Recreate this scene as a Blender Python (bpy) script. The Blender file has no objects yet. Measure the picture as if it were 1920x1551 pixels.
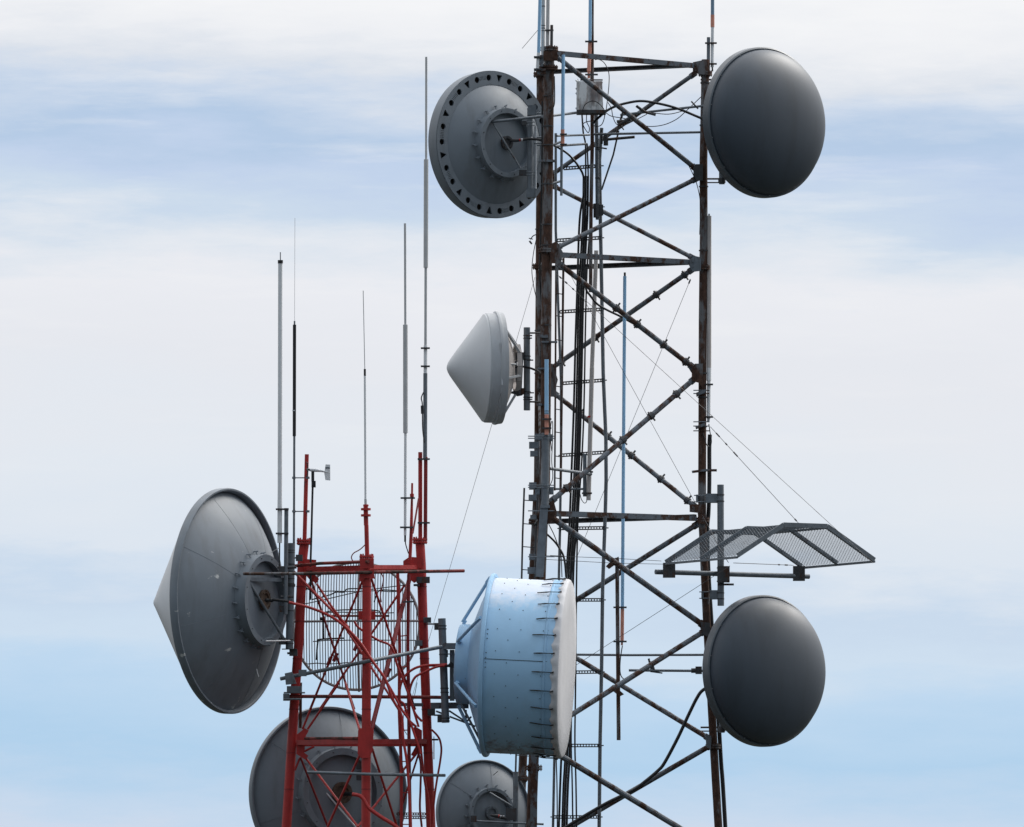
import bpy, bmesh, math, random
from mathutils import Vector, Matrix
random.seed(7)
R = math.radians
SC = bpy.context.scene
COL = SC.collection

# ------------------------------------------------------------------ camera
F = 18000.0            # focal length in photo pixels (very long lens)
HZ = 2000.0            # photo row of the horizon
CX, CY = 960.0, 775.5
U = 1 / 118.0          # metres per photo pixel at the grey tower
DIST = F * U
CAMZ = 1.7
PITCH = math.atan((HZ - CY) / F)
cam_d = bpy.data.cameras.new('camera')
cam = bpy.data.objects.new('camera', cam_d)
COL.objects.link(cam)
cam_d.sensor_width = 36.0
cam_d.lens = 36.0 * F / 1920.0
cam_d.clip_start = 1.0
cam_d.clip_end = 30000.0
cam.location = (0, 0, CAMZ)
cam.rotation_euler = (math.pi / 2 + PITCH, 0, 0)
SC.camera = cam

# ------------------------------------------------------------------ sky
SUN_EL, SUN_AZ = R(43), R(50)      # high, beyond the towers and to the right
world = bpy.data.worlds.new('World')
SC.world = world
world.use_nodes = True
nt = world.node_tree
nt.nodes.clear()
N = nt.nodes.new
L = nt.links.new
def mth(op, a, b=None, c=None, clamp=False):
    n = N('ShaderNodeMath'); n.operation = op; n.use_clamp = clamp
    for i, v in enumerate((a, b, c)):
        if v is None: continue
        if isinstance(v, (int, float)): n.inputs[i].default_value = v
        else: L(v, n.inputs[i])
    return n.outputs[0]
out = N('ShaderNodeOutputWorld'); bg = N('ShaderNodeBackground'); bg.inputs[1].default_value = 0.1
L(bg.outputs[0], out.inputs[0])
sky = N('ShaderNodeTexSky'); sky.sky_type = 'NISHITA'; sky.sun_disc = False
sky.sun_elevation = SUN_EL; sky.sun_rotation = SUN_AZ
tc = N('ShaderNodeTexCoord'); sep = N('ShaderNodeSeparateXYZ'); L(tc.outputs['Generated'], sep.inputs[0])
sx, sy, sz = sep.outputs
def noise(scx, scy, scz, off, detail=5, rough=0.55):
    m = N('ShaderNodeMapping'); m.inputs['Scale'].default_value = (scx, scy, scz); m.inputs['Location'].default_value = (off, off * .7, off * 1.3)
    L(tc.outputs['Generated'], m.inputs[0])
    n = N('ShaderNodeTexNoise'); n.inputs['Scale'].default_value = 1.0; n.inputs['Detail'].default_value = detail; n.inputs['Roughness'].default_value = rough
    L(m.outputs[0], n.inputs[0])
    return n.outputs['Fac']
n1 = noise(17, 3, 70, 3.1)
n2 = noise(40, 5, 200, 8.4, 8, .66)
n3 = noise(30, 4, 260, 15.7, 7, .6)
zz = mth('ADD', sz, mth('MULTIPLY', mth('SUBTRACT', n1, .5), .019))
zz = mth('ADD', zz, mth('MULTIPLY', mth('SUBTRACT', n2, .5), .012))
zz = mth('ADD', zz, mth('MULTIPLY', sx, .035))
ramp = N('ShaderNodeValToRGB'); L(mth('DIVIDE', zz, .125, clamp=True), ramp.inputs[0])
def lin(c): return tuple((x / 255 / 12.92 if x / 255 <= .04045 else ((x / 255 + .055) / 1.055) ** 2.4) for x in c)
stops = [(1750, (208, 217, 232)), (1620, (212, 221, 238)), (1545, (198, 218, 241)), (1420, (176, 210, 240)), (1290, (190, 217, 243)), (1205, (206, 224, 243)),
         (1130, (201, 219, 240)), (1050, (222, 231, 243)), (900, (228, 234, 243)), (700, (232, 234, 241)), (540, (237, 238, 244)), (470, (224, 231, 241)),
         (410, (205, 220, 238)), (330, (194, 211, 237)), (265, (181, 203, 231)), (200, (202, 216, 236)), (140, (224, 229, 238)), (70, (241, 242, 246)), (0, (248, 248, 250))]
els = ramp.color_ramp.elements
for i, (y, c) in enumerate(stops):
    p = (HZ - y) / F / .125
    e = els[i] if i < 2 else els.new(p)
    e.position = p
    e.color = (*lin(c), 1)
# the overcast brightens towards the zenith and the sun, and is dimmed behind the camera, out of view
zen = mth('MULTIPLY', mth('SUBTRACT', sz, .12, clamp=True), 1.0)
sunv = (math.sin(SUN_AZ) * math.cos(SUN_EL), math.cos(SUN_AZ) * math.cos(SUN_EL), math.sin(SUN_EL))
dt = mth('ADD', mth('ADD', mth('MULTIPLY', sx, sunv[0]), mth('MULTIPLY', sy, sunv[1])), mth('MULTIPLY', sz, sunv[2]))
glow = mth('POWER', mth('MAXIMUM', dt, 0.0), 4.0)
back = mth('ADD', mth('MULTIPLY', mth('ADD', sy, 1.0), .40), .20)      # 1 ahead, .2 behind, unseen sky dimmed there to shade surfaces facing the camera
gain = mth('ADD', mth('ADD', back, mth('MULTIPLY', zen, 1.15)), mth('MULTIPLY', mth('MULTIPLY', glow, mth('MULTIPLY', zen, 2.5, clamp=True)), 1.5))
wisp = mth('MULTIPLY', mth('MULTIPLY', mth('SUBTRACT', n3, .54, clamp=True), 2.0, clamp=True), mth('MULTIPLY', mth('SUBTRACT', sz, .055), 40.0, clamp=True))
mixw = N('ShaderNodeMixRGB'); L(wisp, mixw.inputs[0]); L(ramp.outputs[0], mixw.inputs[1]); mixw.inputs[2].default_value = (*lin((246, 246, 248)), 1)
tint = N('ShaderNodeMixRGB'); tint.blend_type = 'MULTIPLY'; L(mth('MULTIPLY', sy, -1.0, clamp=True), tint.inputs[0]); L(mixw.outputs[0], tint.inputs[1]); tint.inputs[2].default_value = (.78, .95, 1.12, 1)  # blue tint added to the unseen sky behind, for cooler light on objects
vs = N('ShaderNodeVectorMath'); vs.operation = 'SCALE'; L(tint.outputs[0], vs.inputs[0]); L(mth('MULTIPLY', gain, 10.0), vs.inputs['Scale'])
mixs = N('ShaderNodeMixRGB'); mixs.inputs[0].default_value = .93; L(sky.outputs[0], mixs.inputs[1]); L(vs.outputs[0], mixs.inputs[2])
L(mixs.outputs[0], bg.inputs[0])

# ------------------------------------------------------------------ sun behind thin cloud
sl = bpy.data.lights.new('sun', 'SUN'); sl.energy = 2.6; sl.angle = R(26); sl.color = (1, .96, .9)
so = bpy.data.objects.new('sun', sl); COL.objects.link(so)
so.rotation_euler = Vector(sunv).to_track_quat('Z', 'Y').to_euler()
so.location = (40, 120, 90)

SC.view_settings.view_transform = 'Standard'
SC.view_settings.look = 'None'
SC.view_settings.exposure = 0.0
SC.view_settings.gamma = 1.0
SC.render.engine = 'CYCLES'
SC.cycles.max_bounces = 6

# ------------------------------------------------------------------ placing
def P(x, y, d=0.0):
    """photo pixel + depth (in photo pixels beyond the grey tower's middle) -> world point"""
    fx, fy = (x - CX) / F, (CY - y) / F
    dr = Vector((fx, math.cos(PITCH) - fy * math.sin(PITCH), math.sin(PITCH) + fy * math.cos(PITCH)))
    return Vector((0, 0, CAMZ)) + dr * ((DIST + d * U) / dr.y)
def crop(x0, y0, s): return lambda x, y: (x0 + x * s, y0 + y * s)
Z1 = crop(780, 0, .28369); Z2 = crop(1160, 0, .28369); Z3 = crop(820, 420, .25788); Z4 = crop(1100, 420, .25795); Z5 = crop(960, 760, .22569)
Z6 = crop(1160, 780, .27083); Y1 = crop(280, 900, .2901); Y2 = crop(520, 840, .19344); Y3 = crop(520, 1050, .18056); Y4 = crop(460, 1280, .20833)
Y5 = crop(800, 1060, .24506); Y6 = crop(800, 1360, .1875); Y7 = crop(1040, 1080, .30376); Y8 = crop(500, 400, .30948)
A1 = crop(1020, 80, .12895); A2 = crop(1020, 260, .12895); A3 = crop(980, 0, .09025); A4 = crop(985, 430, .12895); A5 = crop(960, 860, .14826)
A6 = crop(700, 1280, .17476); A7 = crop(880, 600, .12893); A8 = crop(1280, 680, .12887); B1 = crop(880, 180, .12893); B2 = crop(420, 1020, .14184); B3 = crop(800, 1140, .1676)
ZUP = Vector((0, 0, 1))

SPLIT = {'pole_clamp', 'leg_bracket', 'leg_clamp', 'bracket', 'ring_lug', 'clamp', 'u_bolt', 'hinge', 'pipe_clamp', 'wire_clamp', 'brace_clamp', 'clamp_block', 'turnbuckle', 'weld_band', 'post_clamp', 'pole_bracket', 'cable_band', 'bar_clamp', 'heater_lead', 'ring', 'post_bracket', 'pole_band', 'flange', 'base_flange', 'brace', 'standoff', 'fin_mark', 'support_beam', 'seam'}
class MB:
    def __init__(s): s.v = []; s.f = []
    def pieces(s):
        """the separate pieces of this mesh: shells whose boxes touch belong together"""
        par = list(range(len(s.v)))
        def find(i):
            while par[i] != i: par[i] = par[par[i]]; i = par[i]
            return i
        for f in s.f:
            r0 = find(f[0])
            for i in f[1:]: par[find(i)] = r0
        g = {}
        for i in range(len(s.v)): g.setdefault(find(i), []).append(i)
        bx = []
        for ids in g.values():
            lo = [min(s.v[i][k] for i in ids) - .004 for k in range(3)]; hi = [max(s.v[i][k] for i in ids) + .004 for k in range(3)]
            cur = [lo, hi, list(ids)]; more = True
            while more:
                more = False
                for o in bx:
                    if all(o[0][k] <= cur[1][k] and cur[0][k] <= o[1][k] for k in range(3)):
                        cur = [[min(o[0][k], cur[0][k]) for k in range(3)], [max(o[1][k], cur[1][k]) for k in range(3)], o[2] + cur[2]]; bx.remove(o); more = True; break
            bx.append(cur)
        out = []
        for _, _, ids in bx:
            m = MB(); mp = {j: k for k, j in enumerate(ids)}; m.v = [s.v[j] for j in ids]
            m.f = [tuple(mp[j] for j in f) for f in s.f if f[0] in mp]; out.append(m)
        return out
    def tube(s, pts, r, n=10, caps=True):
        pts = [Vector(p) for p in pts]; k = len(pts)
        rs = r if isinstance(r, (list, tuple)) else [r] * k
        b = len(s.v); nx = None
        for i, p in enumerate(pts):
            t = (pts[min(i + 1, k - 1)] - pts[max(i - 1, 0)]).normalized()
            if nx is None: nx = (Vector((1, 0, 0)) if abs(t.x) < .9 else Vector((0, 1, 0)))
            nx = (nx - t * nx.dot(t)).normalized(); ny = t.cross(nx)
            for j in range(n):
                a = 2 * math.pi * j / n
                s.v.append(p + (nx * math.cos(a) + ny * math.sin(a)) * rs[i])
        for i in range(k - 1):
            for j in range(n):
                j2 = (j + 1) % n
                s.f.append((b + i * n + j, b + i * n + j2, b + (i + 1) * n + j2, b + (i + 1) * n + j))
        if caps: s.f.append(tuple(b + j for j in range(n))[::-1]); s.f.append(tuple(b + (k - 1) * n + j for j in range(n)))
        return s
    def extrude(s, prof, p0, p1, up=ZUP):
        """profile (side, up) in metres carried from p0 to p1"""
        p0, p1 = Vector(p0), Vector(p1); t = (p1 - p0).normalized()
        sd = t.cross(up).normalized(); uu = sd.cross(t); b = len(s.v); n = len(prof)
        for p in (p0, p1):
            for (a, c) in prof: s.v.append(p + sd * a + uu * c)
        for j in range(n):
            j2 = (j + 1) % n; s.f.append((b + j, b + j2, b + n + j2, b + n + j))
        s.f.append(tuple(b + j for j in range(n))[::-1]); s.f.append(tuple(b + n + j for j in range(n)))
        return s
    def bar(s, p0, p1, w, h, up=ZUP):
        w /= 2; h /= 2
        return s.extrude([(-w, -h), (w, -h), (w, h), (-w, h)], p0, p1, up)
    def channel(s, p0, p1, w, h, t, up=ZUP, flip=1):
        a = w / 2 * flip; b = h / 2; q = t * flip
        return s.extrude([(-a, -b), (a, -b), (a, -b + t), (-a + q, -b + t), (-a + q, b - t), (a, b - t), (a, b), (-a, b)], p0, p1, up)
    def angle(s, p0, p1, w, h, t, up=ZUP, flip=1):
        a = w / 2 * flip; b = h / 2
        return s.extrude([(-a, -b), (a, -b), (a, -b + t), (-a + t * flip, -b + t), (-a + t * flip, b), (-a, b)], p0, p1, up)
    def prism(s, poly, vec):
        b = len(s.v); n = len(poly); vec = Vector(vec)
        s.v += [Vector(p) - vec / 2 for p in poly] + [Vector(p) + vec / 2 for p in poly]
        for j in range(n):
            j2 = (j + 1) % n; s.f.append((b + j, b + j2, b + n + j2, b + n + j))
        s.f.append(tuple(range(b, b + n))[::-1]); s.f.append(tuple(range(b + n, b + 2 * n)))
        return s
    def plate(s, pts, d, t=3.0):
        """flat plate facing the camera, outline in pixels"""
        return s.prism([P(x, y, d) for x, y in pts], (0, t * U, 0))
    def box(s, x0, y0, x1, y1, d, t=10.0):
        return s.plate([(x0, y0), (x1, y0), (x1, y1), (x0, y1)], d, t)
    def lathe(s, prof, O, a, n=64, closed=False):
        """prof [(radius, height)] in metres round axis a"""
        a = Vector(a).normalized(); e1 = a.cross(ZUP)
        e1 = e1.normalized() if e1.length > 1e-3 else Vector((1, 0, 0)); e2 = e1.cross(a); b = len(s.v); k = len(prof)
        for (r, h) in prof:
            for j in range(n):
                t = 2 * math.pi * j / n
                s.v.append(Vector(O) + a * h + (e1 * math.cos(t) + e2 * math.sin(t)) * r)
        for i in range(k if closed else k - 1):
            i2 = (i + 1) % k
            for j in range(n):
                j2 = (j + 1) % n
                s.f.append((b + i * n + j, b + i * n + j2, b + i2 * n + j2, b + i2 * n + j))
        return s
    # pixel helpers
    def line(s, pts, w, n=10):
        """round bar through (x, y, d) pixels, w wide"""
        return s.tube([P(*p) for p in pts], [x * U / 2 for x in w] if isinstance(w, (list, tuple)) else w * U / 2, n)
    def band(s, x, y, d, w, h, n=12):
        return s.line([(x, y - h / 2, d), (x, y + h / 2, d)], w, n)
    def rod(s, x0, x1, y, d, w, n=8):
        return s.line([(x0, y, d), (x1, y, d)], w, n)
    def build(s, name, m, parent=None, origin=None, sharp=32):
        if parent and name in SPLIT:
            ps = s.pieces()
            if len(ps) > 1: return [p.build_one(name, m, parent, origin, sharp) for p in ps][0]
        return s.build_one(name, m, parent, origin, sharp)
    def build_one(s, name, m, parent=None, origin=None, sharp=32):
        org = Vector(origin) if origin is not None else (parent_world(parent) if parent else Vector((0, 0, 0)))
        me = bpy.data.meshes.new(name)
        bm = bmesh.new()
        vs = [bm.verts.new(p - org) for p in s.v]
        for f in s.f:
            try: bm.faces.new([vs[i] for i in f])
            except ValueError: pass
        bmesh.ops.remove_doubles(bm, verts=bm.verts, dist=1e-5)
        bmesh.ops.recalc_face_normals(bm, faces=bm.faces)
        for f in bm.faces: f.smooth = True
        bm.to_mesh(me); bm.free()
        me.set_sharp_from_angle(angle=R(sharp))
        if m: me.materials.append(M[m])
        o = bpy.data.objects.new(name, me); COL.objects.link(o)
        if parent: o.parent = parent
        else: o.location = org
        return o
def parent_world(p):
    v = Vector((0, 0, 0))
    while p is not None: v += Vector(p.location); p = p.parent
    return v
def tag(o, label, cat, group=None, kind=None):
    o['label'] = label; o['category'] = cat
    if group: o['group'] = group
    if kind: o['kind'] = kind
    return o
def thing(name, label, cat, loc, group=None):
    o = bpy.data.objects.new(name, None); o.empty_display_size = .2; COL.objects.link(o); o.location = loc
    return tag(o, label, cat, group)
def smooth_path(pts, k=6):
    """Catmull-Rom through (x, y, d)"""
    q = [Vector(p) for p in pts]; q = [q[0] * 2 - q[1]] + q + [q[-1] * 2 - q[-2]]; o = []
    for i in range(1, len(q) - 2):
        for j in range(k):
            t = j / k; a, b, c, e = q[i - 1], q[i], q[i + 1], q[i + 2]
            o.append(.5 * ((2 * b) + (c - a) * t + (2 * a - 5 * b + 4 * c - e) * t * t + (3 * b - a - 3 * c + e) * t ** 3))
    o.append(q[-2])
    return [tuple(v) for v in o]
def px(pts, d):
    return [(p[0], p[1], p[2] if len(p) > 2 else d) for p in pts]

# ------------------------------------------------------------------ materials
M = {}
def mat(name, col, rough=.55, metal=0.0, mott=.12, mscale=6.0, rust=None, rustamt=.0, rscale=5.0, stretch=.35, bump=.0, spec=.4, streak=0.0, streakcol=(.05, .045, .04), extra=None, coat=0.0):
    m = bpy.data.materials.new(name); m.use_nodes = True; t = m.node_tree; nn = t.nodes.new; ll = t.links.new
    b = t.nodes['Principled BSDF']; b.inputs['Roughness'].default_value = rough; b.inputs['Metallic'].default_value = metal; b.inputs['Specular IOR Level'].default_value = spec
    if coat: b.inputs['Coat Weight'].default_value = coat; b.inputs['Coat Roughness'].default_value = .25
    c = nn('ShaderNodeTexCoord')
    oi = nn('ShaderNodeObjectInfo'); sh = nn('ShaderNodeVectorMath'); sh.operation = 'ADD'; ml = nn('ShaderNodeMath'); ml.operation = 'MULTIPLY'; ml.inputs[1].default_value = 40.0
    ll(oi.outputs['Random'], ml.inputs[0]); ll(c.outputs['Object'], sh.inputs[0]); ll(ml.outputs[0], sh.inputs[1])
    def nz(sc, st=1.0, det=5, rg=.6, off=0.0):
        mp = nn('ShaderNodeMapping'); mp.inputs['Scale'].default_value = (sc, sc, sc * st); mp.inputs['Location'].default_value = (off, off, off); ll(sh.outputs[0], mp.inputs[0])
        x = nn('ShaderNodeTexNoise'); x.inputs['Scale'].default_value = 1; x.inputs['Detail'].default_value = det; x.inputs['Roughness'].default_value = rg; ll(mp.outputs[0], x.inputs[0])
        return x.outputs['Fac']
    def rng(v, a, bb, c0, d0):
        r = nn('ShaderNodeMapRange'); r.inputs[1].default_value = a; r.inputs[2].default_value = bb; r.inputs[3].default_value = c0; r.inputs[4].default_value = d0; ll(v, r.inputs[0]); return r.outputs[0]
    def mix(f, a, bb):
        x = nn('ShaderNodeMixRGB')
        if isinstance(f, float): x.inputs[0].default_value = f
        else: ll(f, x.inputs[0])
        for i, v in ((1, a), (2, bb)):
            if isinstance(v, tuple): x.inputs[i].default_value = (*v[:3], 1)
            else: ll(v, x.inputs[i])
        return x.outputs[0]
    lo = tuple(x * (1 - mott) for x in col); hi = tuple(x * (1 + mott) for x in col)
    cc = mix(rng(nz(mscale), .3, .7, 0, 1), lo, hi)
    if streak: cc = mix(rng(nz(mscale * 2.2, .12, 4, .6, 3.3), .5, .75, 0, streak), cc, streakcol)
    if rust:
        f = rng(nz(rscale, stretch, 8, .68, 7.7), .62 - rustamt * .4, .70 - rustamt * .4, 0, 1)
        rc = mix(rng(nz(rscale * 4, .6, 4, .6, 1.2), .35, .7, 0, 1), tuple(x * .5 for x in rust), tuple(x * 1.25 for x in rust))
        cc = mix(f, cc, rc)
        ll(rng(f, 0, 1, rough, .85), b.inputs['Roughness'])
    if extra: cc = extra(c, nn, ll, nz, rng, mix, cc)
    ll(cc, b.inputs['Base Color'])
    if bump:
        bp = nn('ShaderNodeBump'); bp.inputs['Strength'].default_value = bump; bp.inputs['Distance'].default_value = .01; ll(nz(mscale * 5), bp.inputs['Height']); ll(bp.outputs[0], b.inputs['Normal'])
    M[name] = m
    return m
RUST = (.075, .036, .023)
mat('rusty_steel', (.13, .13, .135), .6, rust=RUST, rustamt=.50, rscale=4.5, bump=.3)
mat('half_rusty_steel', (.125, .142, .162), .55, rust=RUST, rustamt=.34, rscale=5, stretch=.7, bump=.2)
mat('galvanized_steel', (.15, .17, .19), .45, metal=.25, mott=.2, mscale=9, rust=RUST, rustamt=.06, rscale=4, streak=.25)
mat('dark_steel', (.05, .052, .056), .5, mott=.3, rust=RUST, rustamt=.2, rscale=9)
mat('bright_steel', (.62, .64, .66), .3, metal=.6)
mat('black_rubber', (.012, .012, .014), .45, mott=.3)
mat('red_paint', (.375, .024, .021), .5, mott=.2, mscale=5, streak=.25, streakcol=(.12, .01, .012), rust=(.10, .03, .02), rustamt=-.03, rscale=9, bump=.15)
mat('dark_red_paint', (.20, .012, .014), .5, mott=.16, mscale=5, streak=.3, streakcol=(.08, .01, .01), rust=(.09, .03, .02), rustamt=.0, rscale=7)
mat('red_brown_pipe', (.21, .03, .025), .55, rust=(.075, .04, .032), rustamt=.36, rscale=2.5, stretch=1)
mat('dish_grey', (.165, .192, .22), .5, spec=.6, mott=.07, mscale=2.2, streak=.5, streakcol=(.10, .105, .11), bump=.03)
def scuffs(c, nn, ll, nz, rng, mix, cc):
    return mix(rng(nz(3.2, 1.4, 6, .62, 21.4), .66, .70, 0, .8), cc, (.62, .62, .60))
mat('worn_dish_grey', (.16, .187, .215), .5, spec=.6, mott=.08, mscale=1.8, streak=.5, streakcol=(.10, .105, .11), extra=scuffs, bump=.03)
mat('radome_grey', (.036, .050, .068), .5, mott=.05, mscale=1.5, streak=.45, streakcol=(.02, .025, .03), spec=.65)
mat('radome_rim', (.07, .085, .10), .38, mott=.08, spec=.9)
mat('white_radome', (.52, .54, .56), .42, spec=.6, mott=.05, mscale=2, streak=.16, streakcol=(.42, .40, .37))
mat('light_grey_paint', (.42, .44, .46), .45, mott=.07, mscale=3, streak=.25, streakcol=(.30, .27, .24))
mat('sail_white', (.52, .52, .535), .7, mott=.05, mscale=3, streak=.2, streakcol=(.55, .52, .48), bump=.25)
mat('whip_white', (.70, .71, .72), .4, mott=.05, streak=.2, streakcol=(.40, .40, .39))
mat('whip_grey', (.47, .475, .48), .5, mott=.08, streak=.3, streakcol=(.36, .35, .34))
mat('whip_warm_grey', (.47, .435, .415), .6, mott=.08, streak=.3, streakcol=(.36, .32, .30))
mat('whip_blue', (.30, .53, .76), .45, mott=.06, streak=.15, streakcol=(.24, .42, .60))
mat('whip_steel_blue', (.18, .27, .36), .45, mott=.06)
mat('copper_orange', (.58, .25, .18), .6, mott=.2, mscale=12, streak=.3, streakcol=(.36, .20, .16))
def faded(c, nn, ll, nz, rng, mix, cc):
    sp = nn('ShaderNodeSeparateXYZ'); ll(c.outputs['Object'], sp.inputs[0])
    a = nn('ShaderNodeMath'); a.operation = 'ADD'; ll(sp.outputs[2], a.inputs[0]); ll(rng(nz(9, .4, 7, .68, 2.0), .3, .7, -.12, .12), a.inputs[1])
    cc = mix(rng(a.outputs[0], .82, 1.12, 0, .62), cc, (.78, .75, .77))        # chalky paint along the upper side
    g = nn('ShaderNodeMath'); g.operation = 'ADD'; ll(sp.outputs[2], g.inputs[0]); ll(rng(nz(7, .4, 6, .65, 5.0), .3, .7, -.22, .22), g.inputs[1])
    return mix(rng(g.outputs[0], -1.20, -1.42, 0, .65), cc, (.12, .07, .05))   # rust along the bottom
mat('blue_paint', (.33, .55, .76), .5, mott=.06, mscale=2, streak=.4, streakcol=(.26, .40, .52), extra=faded, coat=.1)
mat('blue_paint_plain', (.30, .50, .70), .5, mott=.07, mscale=4, streak=.3, streakcol=(.26, .40, .52), rust=(.16, .09, .06), rustamt=-.03, rscale=9)
def boxrust(c, nn, ll, nz, rng, mix, cc):
    cc = mix(rng(nz(8, .25, 6, .65, 4.4), .46, .60, 0, .75), cc, (.20, .11, .08))
    return mix(rng(nz(5, .4, 5, .6, 9.4), .47, .62, 0, .8), cc, (.10, .10, .11))
mat('cabinet_white', (.76, .77, .77), .5, mott=.05, extra=boxrust)
mat('feed_bronze', (.10, .065, .045), .6, mott=.4, mscale=14)
mat('weathered_zinc', (.30, .30, .30), .55, mott=.2, streak=.4, streakcol=(.16, .14, .12))
mat('soil_grass', (.020, .023, .018), .95, mott=.5, mscale=.8)
# ------------------------------------------------------------------ ground
g = MB(); g.v = [Vector(v) for v in ((-9000, -3000, 0), (9000, -3000, 0), (9000, 15000, 0), (-9000, 15000, 0))]; g.f = [(0, 1, 2, 3)]
tag(g.build('ground', 'soil_grass'), 'rough dark grass on the ground below the towers', 'ground', kind='structure')

# ================================================================== grey lattice tower
T = thing('lattice_tower', 'tall rusty grey three-legged lattice tower behind the blue drum dish', 'tower', P(1180, 2205, 0))
FLp = [(1030, 92, -168), (1025, 540, -168), (1022, 900, -168), (1018, 975, -168), (1001, 1416, -190), (996, 1551, -196), (970, 2206, -228)]
BLp = [(1014, 125, 168), (1012, 540, 168), (1010, 780, 168), (1009, 900, 168), (1005, 975, 168), (981, 1416, 190), (975, 1551, 196), (950, 2204, 228)]
RRp = [(1323, 112, 0), (1319, 300, 0), (1319.5, 440, 0), (1317.5, 600, 0), (1316.5, 900, 0), (1316.5, 968, 0), (1325, 1159, 0), (1339, 1414, 0), (1347, 1551, 0), (1384, 2205, 0)]
def at(leg, y):
    for a, b in zip(leg, leg[1:]):
        if a[1] <= y <= b[1]:
            t = (y - a[1]) / (b[1] - a[1]); return (a[0] + (b[0] - a[0]) * t, y, a[2] + (b[2] - a[2]) * t)
    return leg[0] if y < leg[0][1] else leg[-1]
def leg(path, w, fl):
    o = MB().line(path, w, 16).build('leg', 'rusty_steel', T)
    f = MB()
    for y in fl:
        x, yy, d = at(path, y); f.band(x, y - 2.2, d, w * 1.75, 3.2, 16); f.band(x, y + 2.2, d, w * 1.75, 3.2, 16)
        for k in range(8):
            a = k * math.pi / 4; p = P(x, y, d) + Vector((math.cos(a), math.sin(a), 0)) * w * .74 * U
            f.tube([p - ZUP * 6 * U, p + ZUP * 6 * U], 1.0 * U, 6)
    f.build('flange', 'rusty_steel', o)
    return o
leg(FLp, 19, (92, 128, 470, 968, 1440)); leg(BLp, 16, (140, 500, 978, 1460)); leg(RRp, 15, (138, 502, 975, 1180, 1400))
# short pipe and dark post on top of the legs
MB().line([(1328.5, 70, 6), (1328, 135, 6)], 6.5).build('pipe_stub', 'galvanized_steel', T)
MB().line([(1034.5, 47, -160), (1034, 92, -160)], 5.5).build('pipe_stub', 'dark_steel', T)
# horizontal beams, front face and rear face
def beam(a, b, h, m, rear=False):
    mb = MB()
    if rear: mb.channel(P(*a), P(*b), 9 * U, h * U, 1.6 * U, flip=1)
    else: mb.angle(P(*a), P(*b), 9 * U, h * U, 1.8 * U, flip=-1)
    return mb.build('beam', m, T)
beam((1042, 100, -160), (1309, 124, -4), 9, 'half_rusty_steel'); beam((1030, 135, 160), (1309, 122, 4), 8, 'dark_steel', True)
beam((1048, 478, -160), (1296, 492, -4), 9.5, 'half_rusty_steel'); beam((1030, 503, 160), (1296, 492, 4), 9, 'dark_steel', True)
beam((1034, 963, -160), (1304, 972, -4), 10, 'half_rusty_steel'); beam((1026, 978, 162), (1304, 969, 4), 9, 'dark_steel', True)
beam((1025, 112, -160), (1016, 138, 160), 9, 'half_rusty_steel'); beam((1024, 480, -160), (1013, 505, 160), 9, 'half_rusty_steel')
beam((1015, 966, -160), (1006, 980, 160), 9, 'half_rusty_steel')
# diagonal braces
def brace(a, b, w=9, m='half_rusty_steel', clips=()):
    A, B = Vector(a), Vector(b); mb = MB().line([a, b], w, 10)
    for e, s in ((A, B), (B, A)):                                    # flattened, bolted ends
        v = (s - e).normalized(); q = e - v * 7
        mb.bar(P(*q), P(*(e + v * 8)), w * .35 * U, w * 1.25 * U)
    o = mb.build('brace', m, T)
    if clips:
        c = MB()
        for t in clips:
            p = A.lerp(B, t); v = (B - A).normalized() * 4
            c.line([tuple(p - v), tuple(p + v)], w + 4, 10)
            nrm = Vector((-v.y, v.x, 0)).normalized()
            c.line([tuple(p - nrm * (w / 2 + 7)), tuple(p + nrm * (w / 2 + 4))], 3.5, 6)
        c.build('brace_clamp', 'dark_steel', o)
    return o
fd, rd = -4, 4
brace((1045, 107, -160), (1304, 316, fd), 9.5); brace((1304, 336, fd), (1046, 464, -160), 9)
brace((1300, 140, rd), (1036, 327, 158), 8.5); brace((1038, 349, 158), (1298, 483, rd), 8.5)
brace((1052, 498, -158), (1298, 688, fd), 10, clips=(.42, .58, .78, .95)); brace((1300, 712, fd), (1036, 938, -160), 10, clips=(.12, .3, .5, .9))
brace((1297, 506, rd), (1032, 692, 160), 9.5, clips=(.05, .25, .68, .92)); brace((1040, 738, 158), (1302, 949, rd), 9.5, clips=(.18, .38, .55, .76, .95))
brace((1034, 970, -162), (1318, 1172, fd), 11); brace((1320, 1184, fd), (1012, 1378, -186), 10)
brace((1306, 984, rd), (1000, 1176, 176), 10); brace((1000, 1185, 176), (1328, 1384, rd), 9.5)
brace((1006, 1390, -186), (1352, 1600, fd), 11); brace((1332, 1398, rd), (988, 1598, 196), 10)
brace((1352, 1625, fd), (975, 1880, -210), 10); brace((988, 1612, 196), (1368, 1880, rd), 10); brace((975, 1900, -210), (1383, 2180, fd), 10); brace((1372, 1895, rd), (955, 2180, 222), 10)
brace((1021, 985, -165), (1000, 1180, 172), 8); brace((1000, 1190, 172), (1000, 1410, -180), 8); brace((1022, 520, -162), (1012, 728, 160), 8); brace((1012, 742, 160), (1018, 950, -162), 8)
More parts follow.
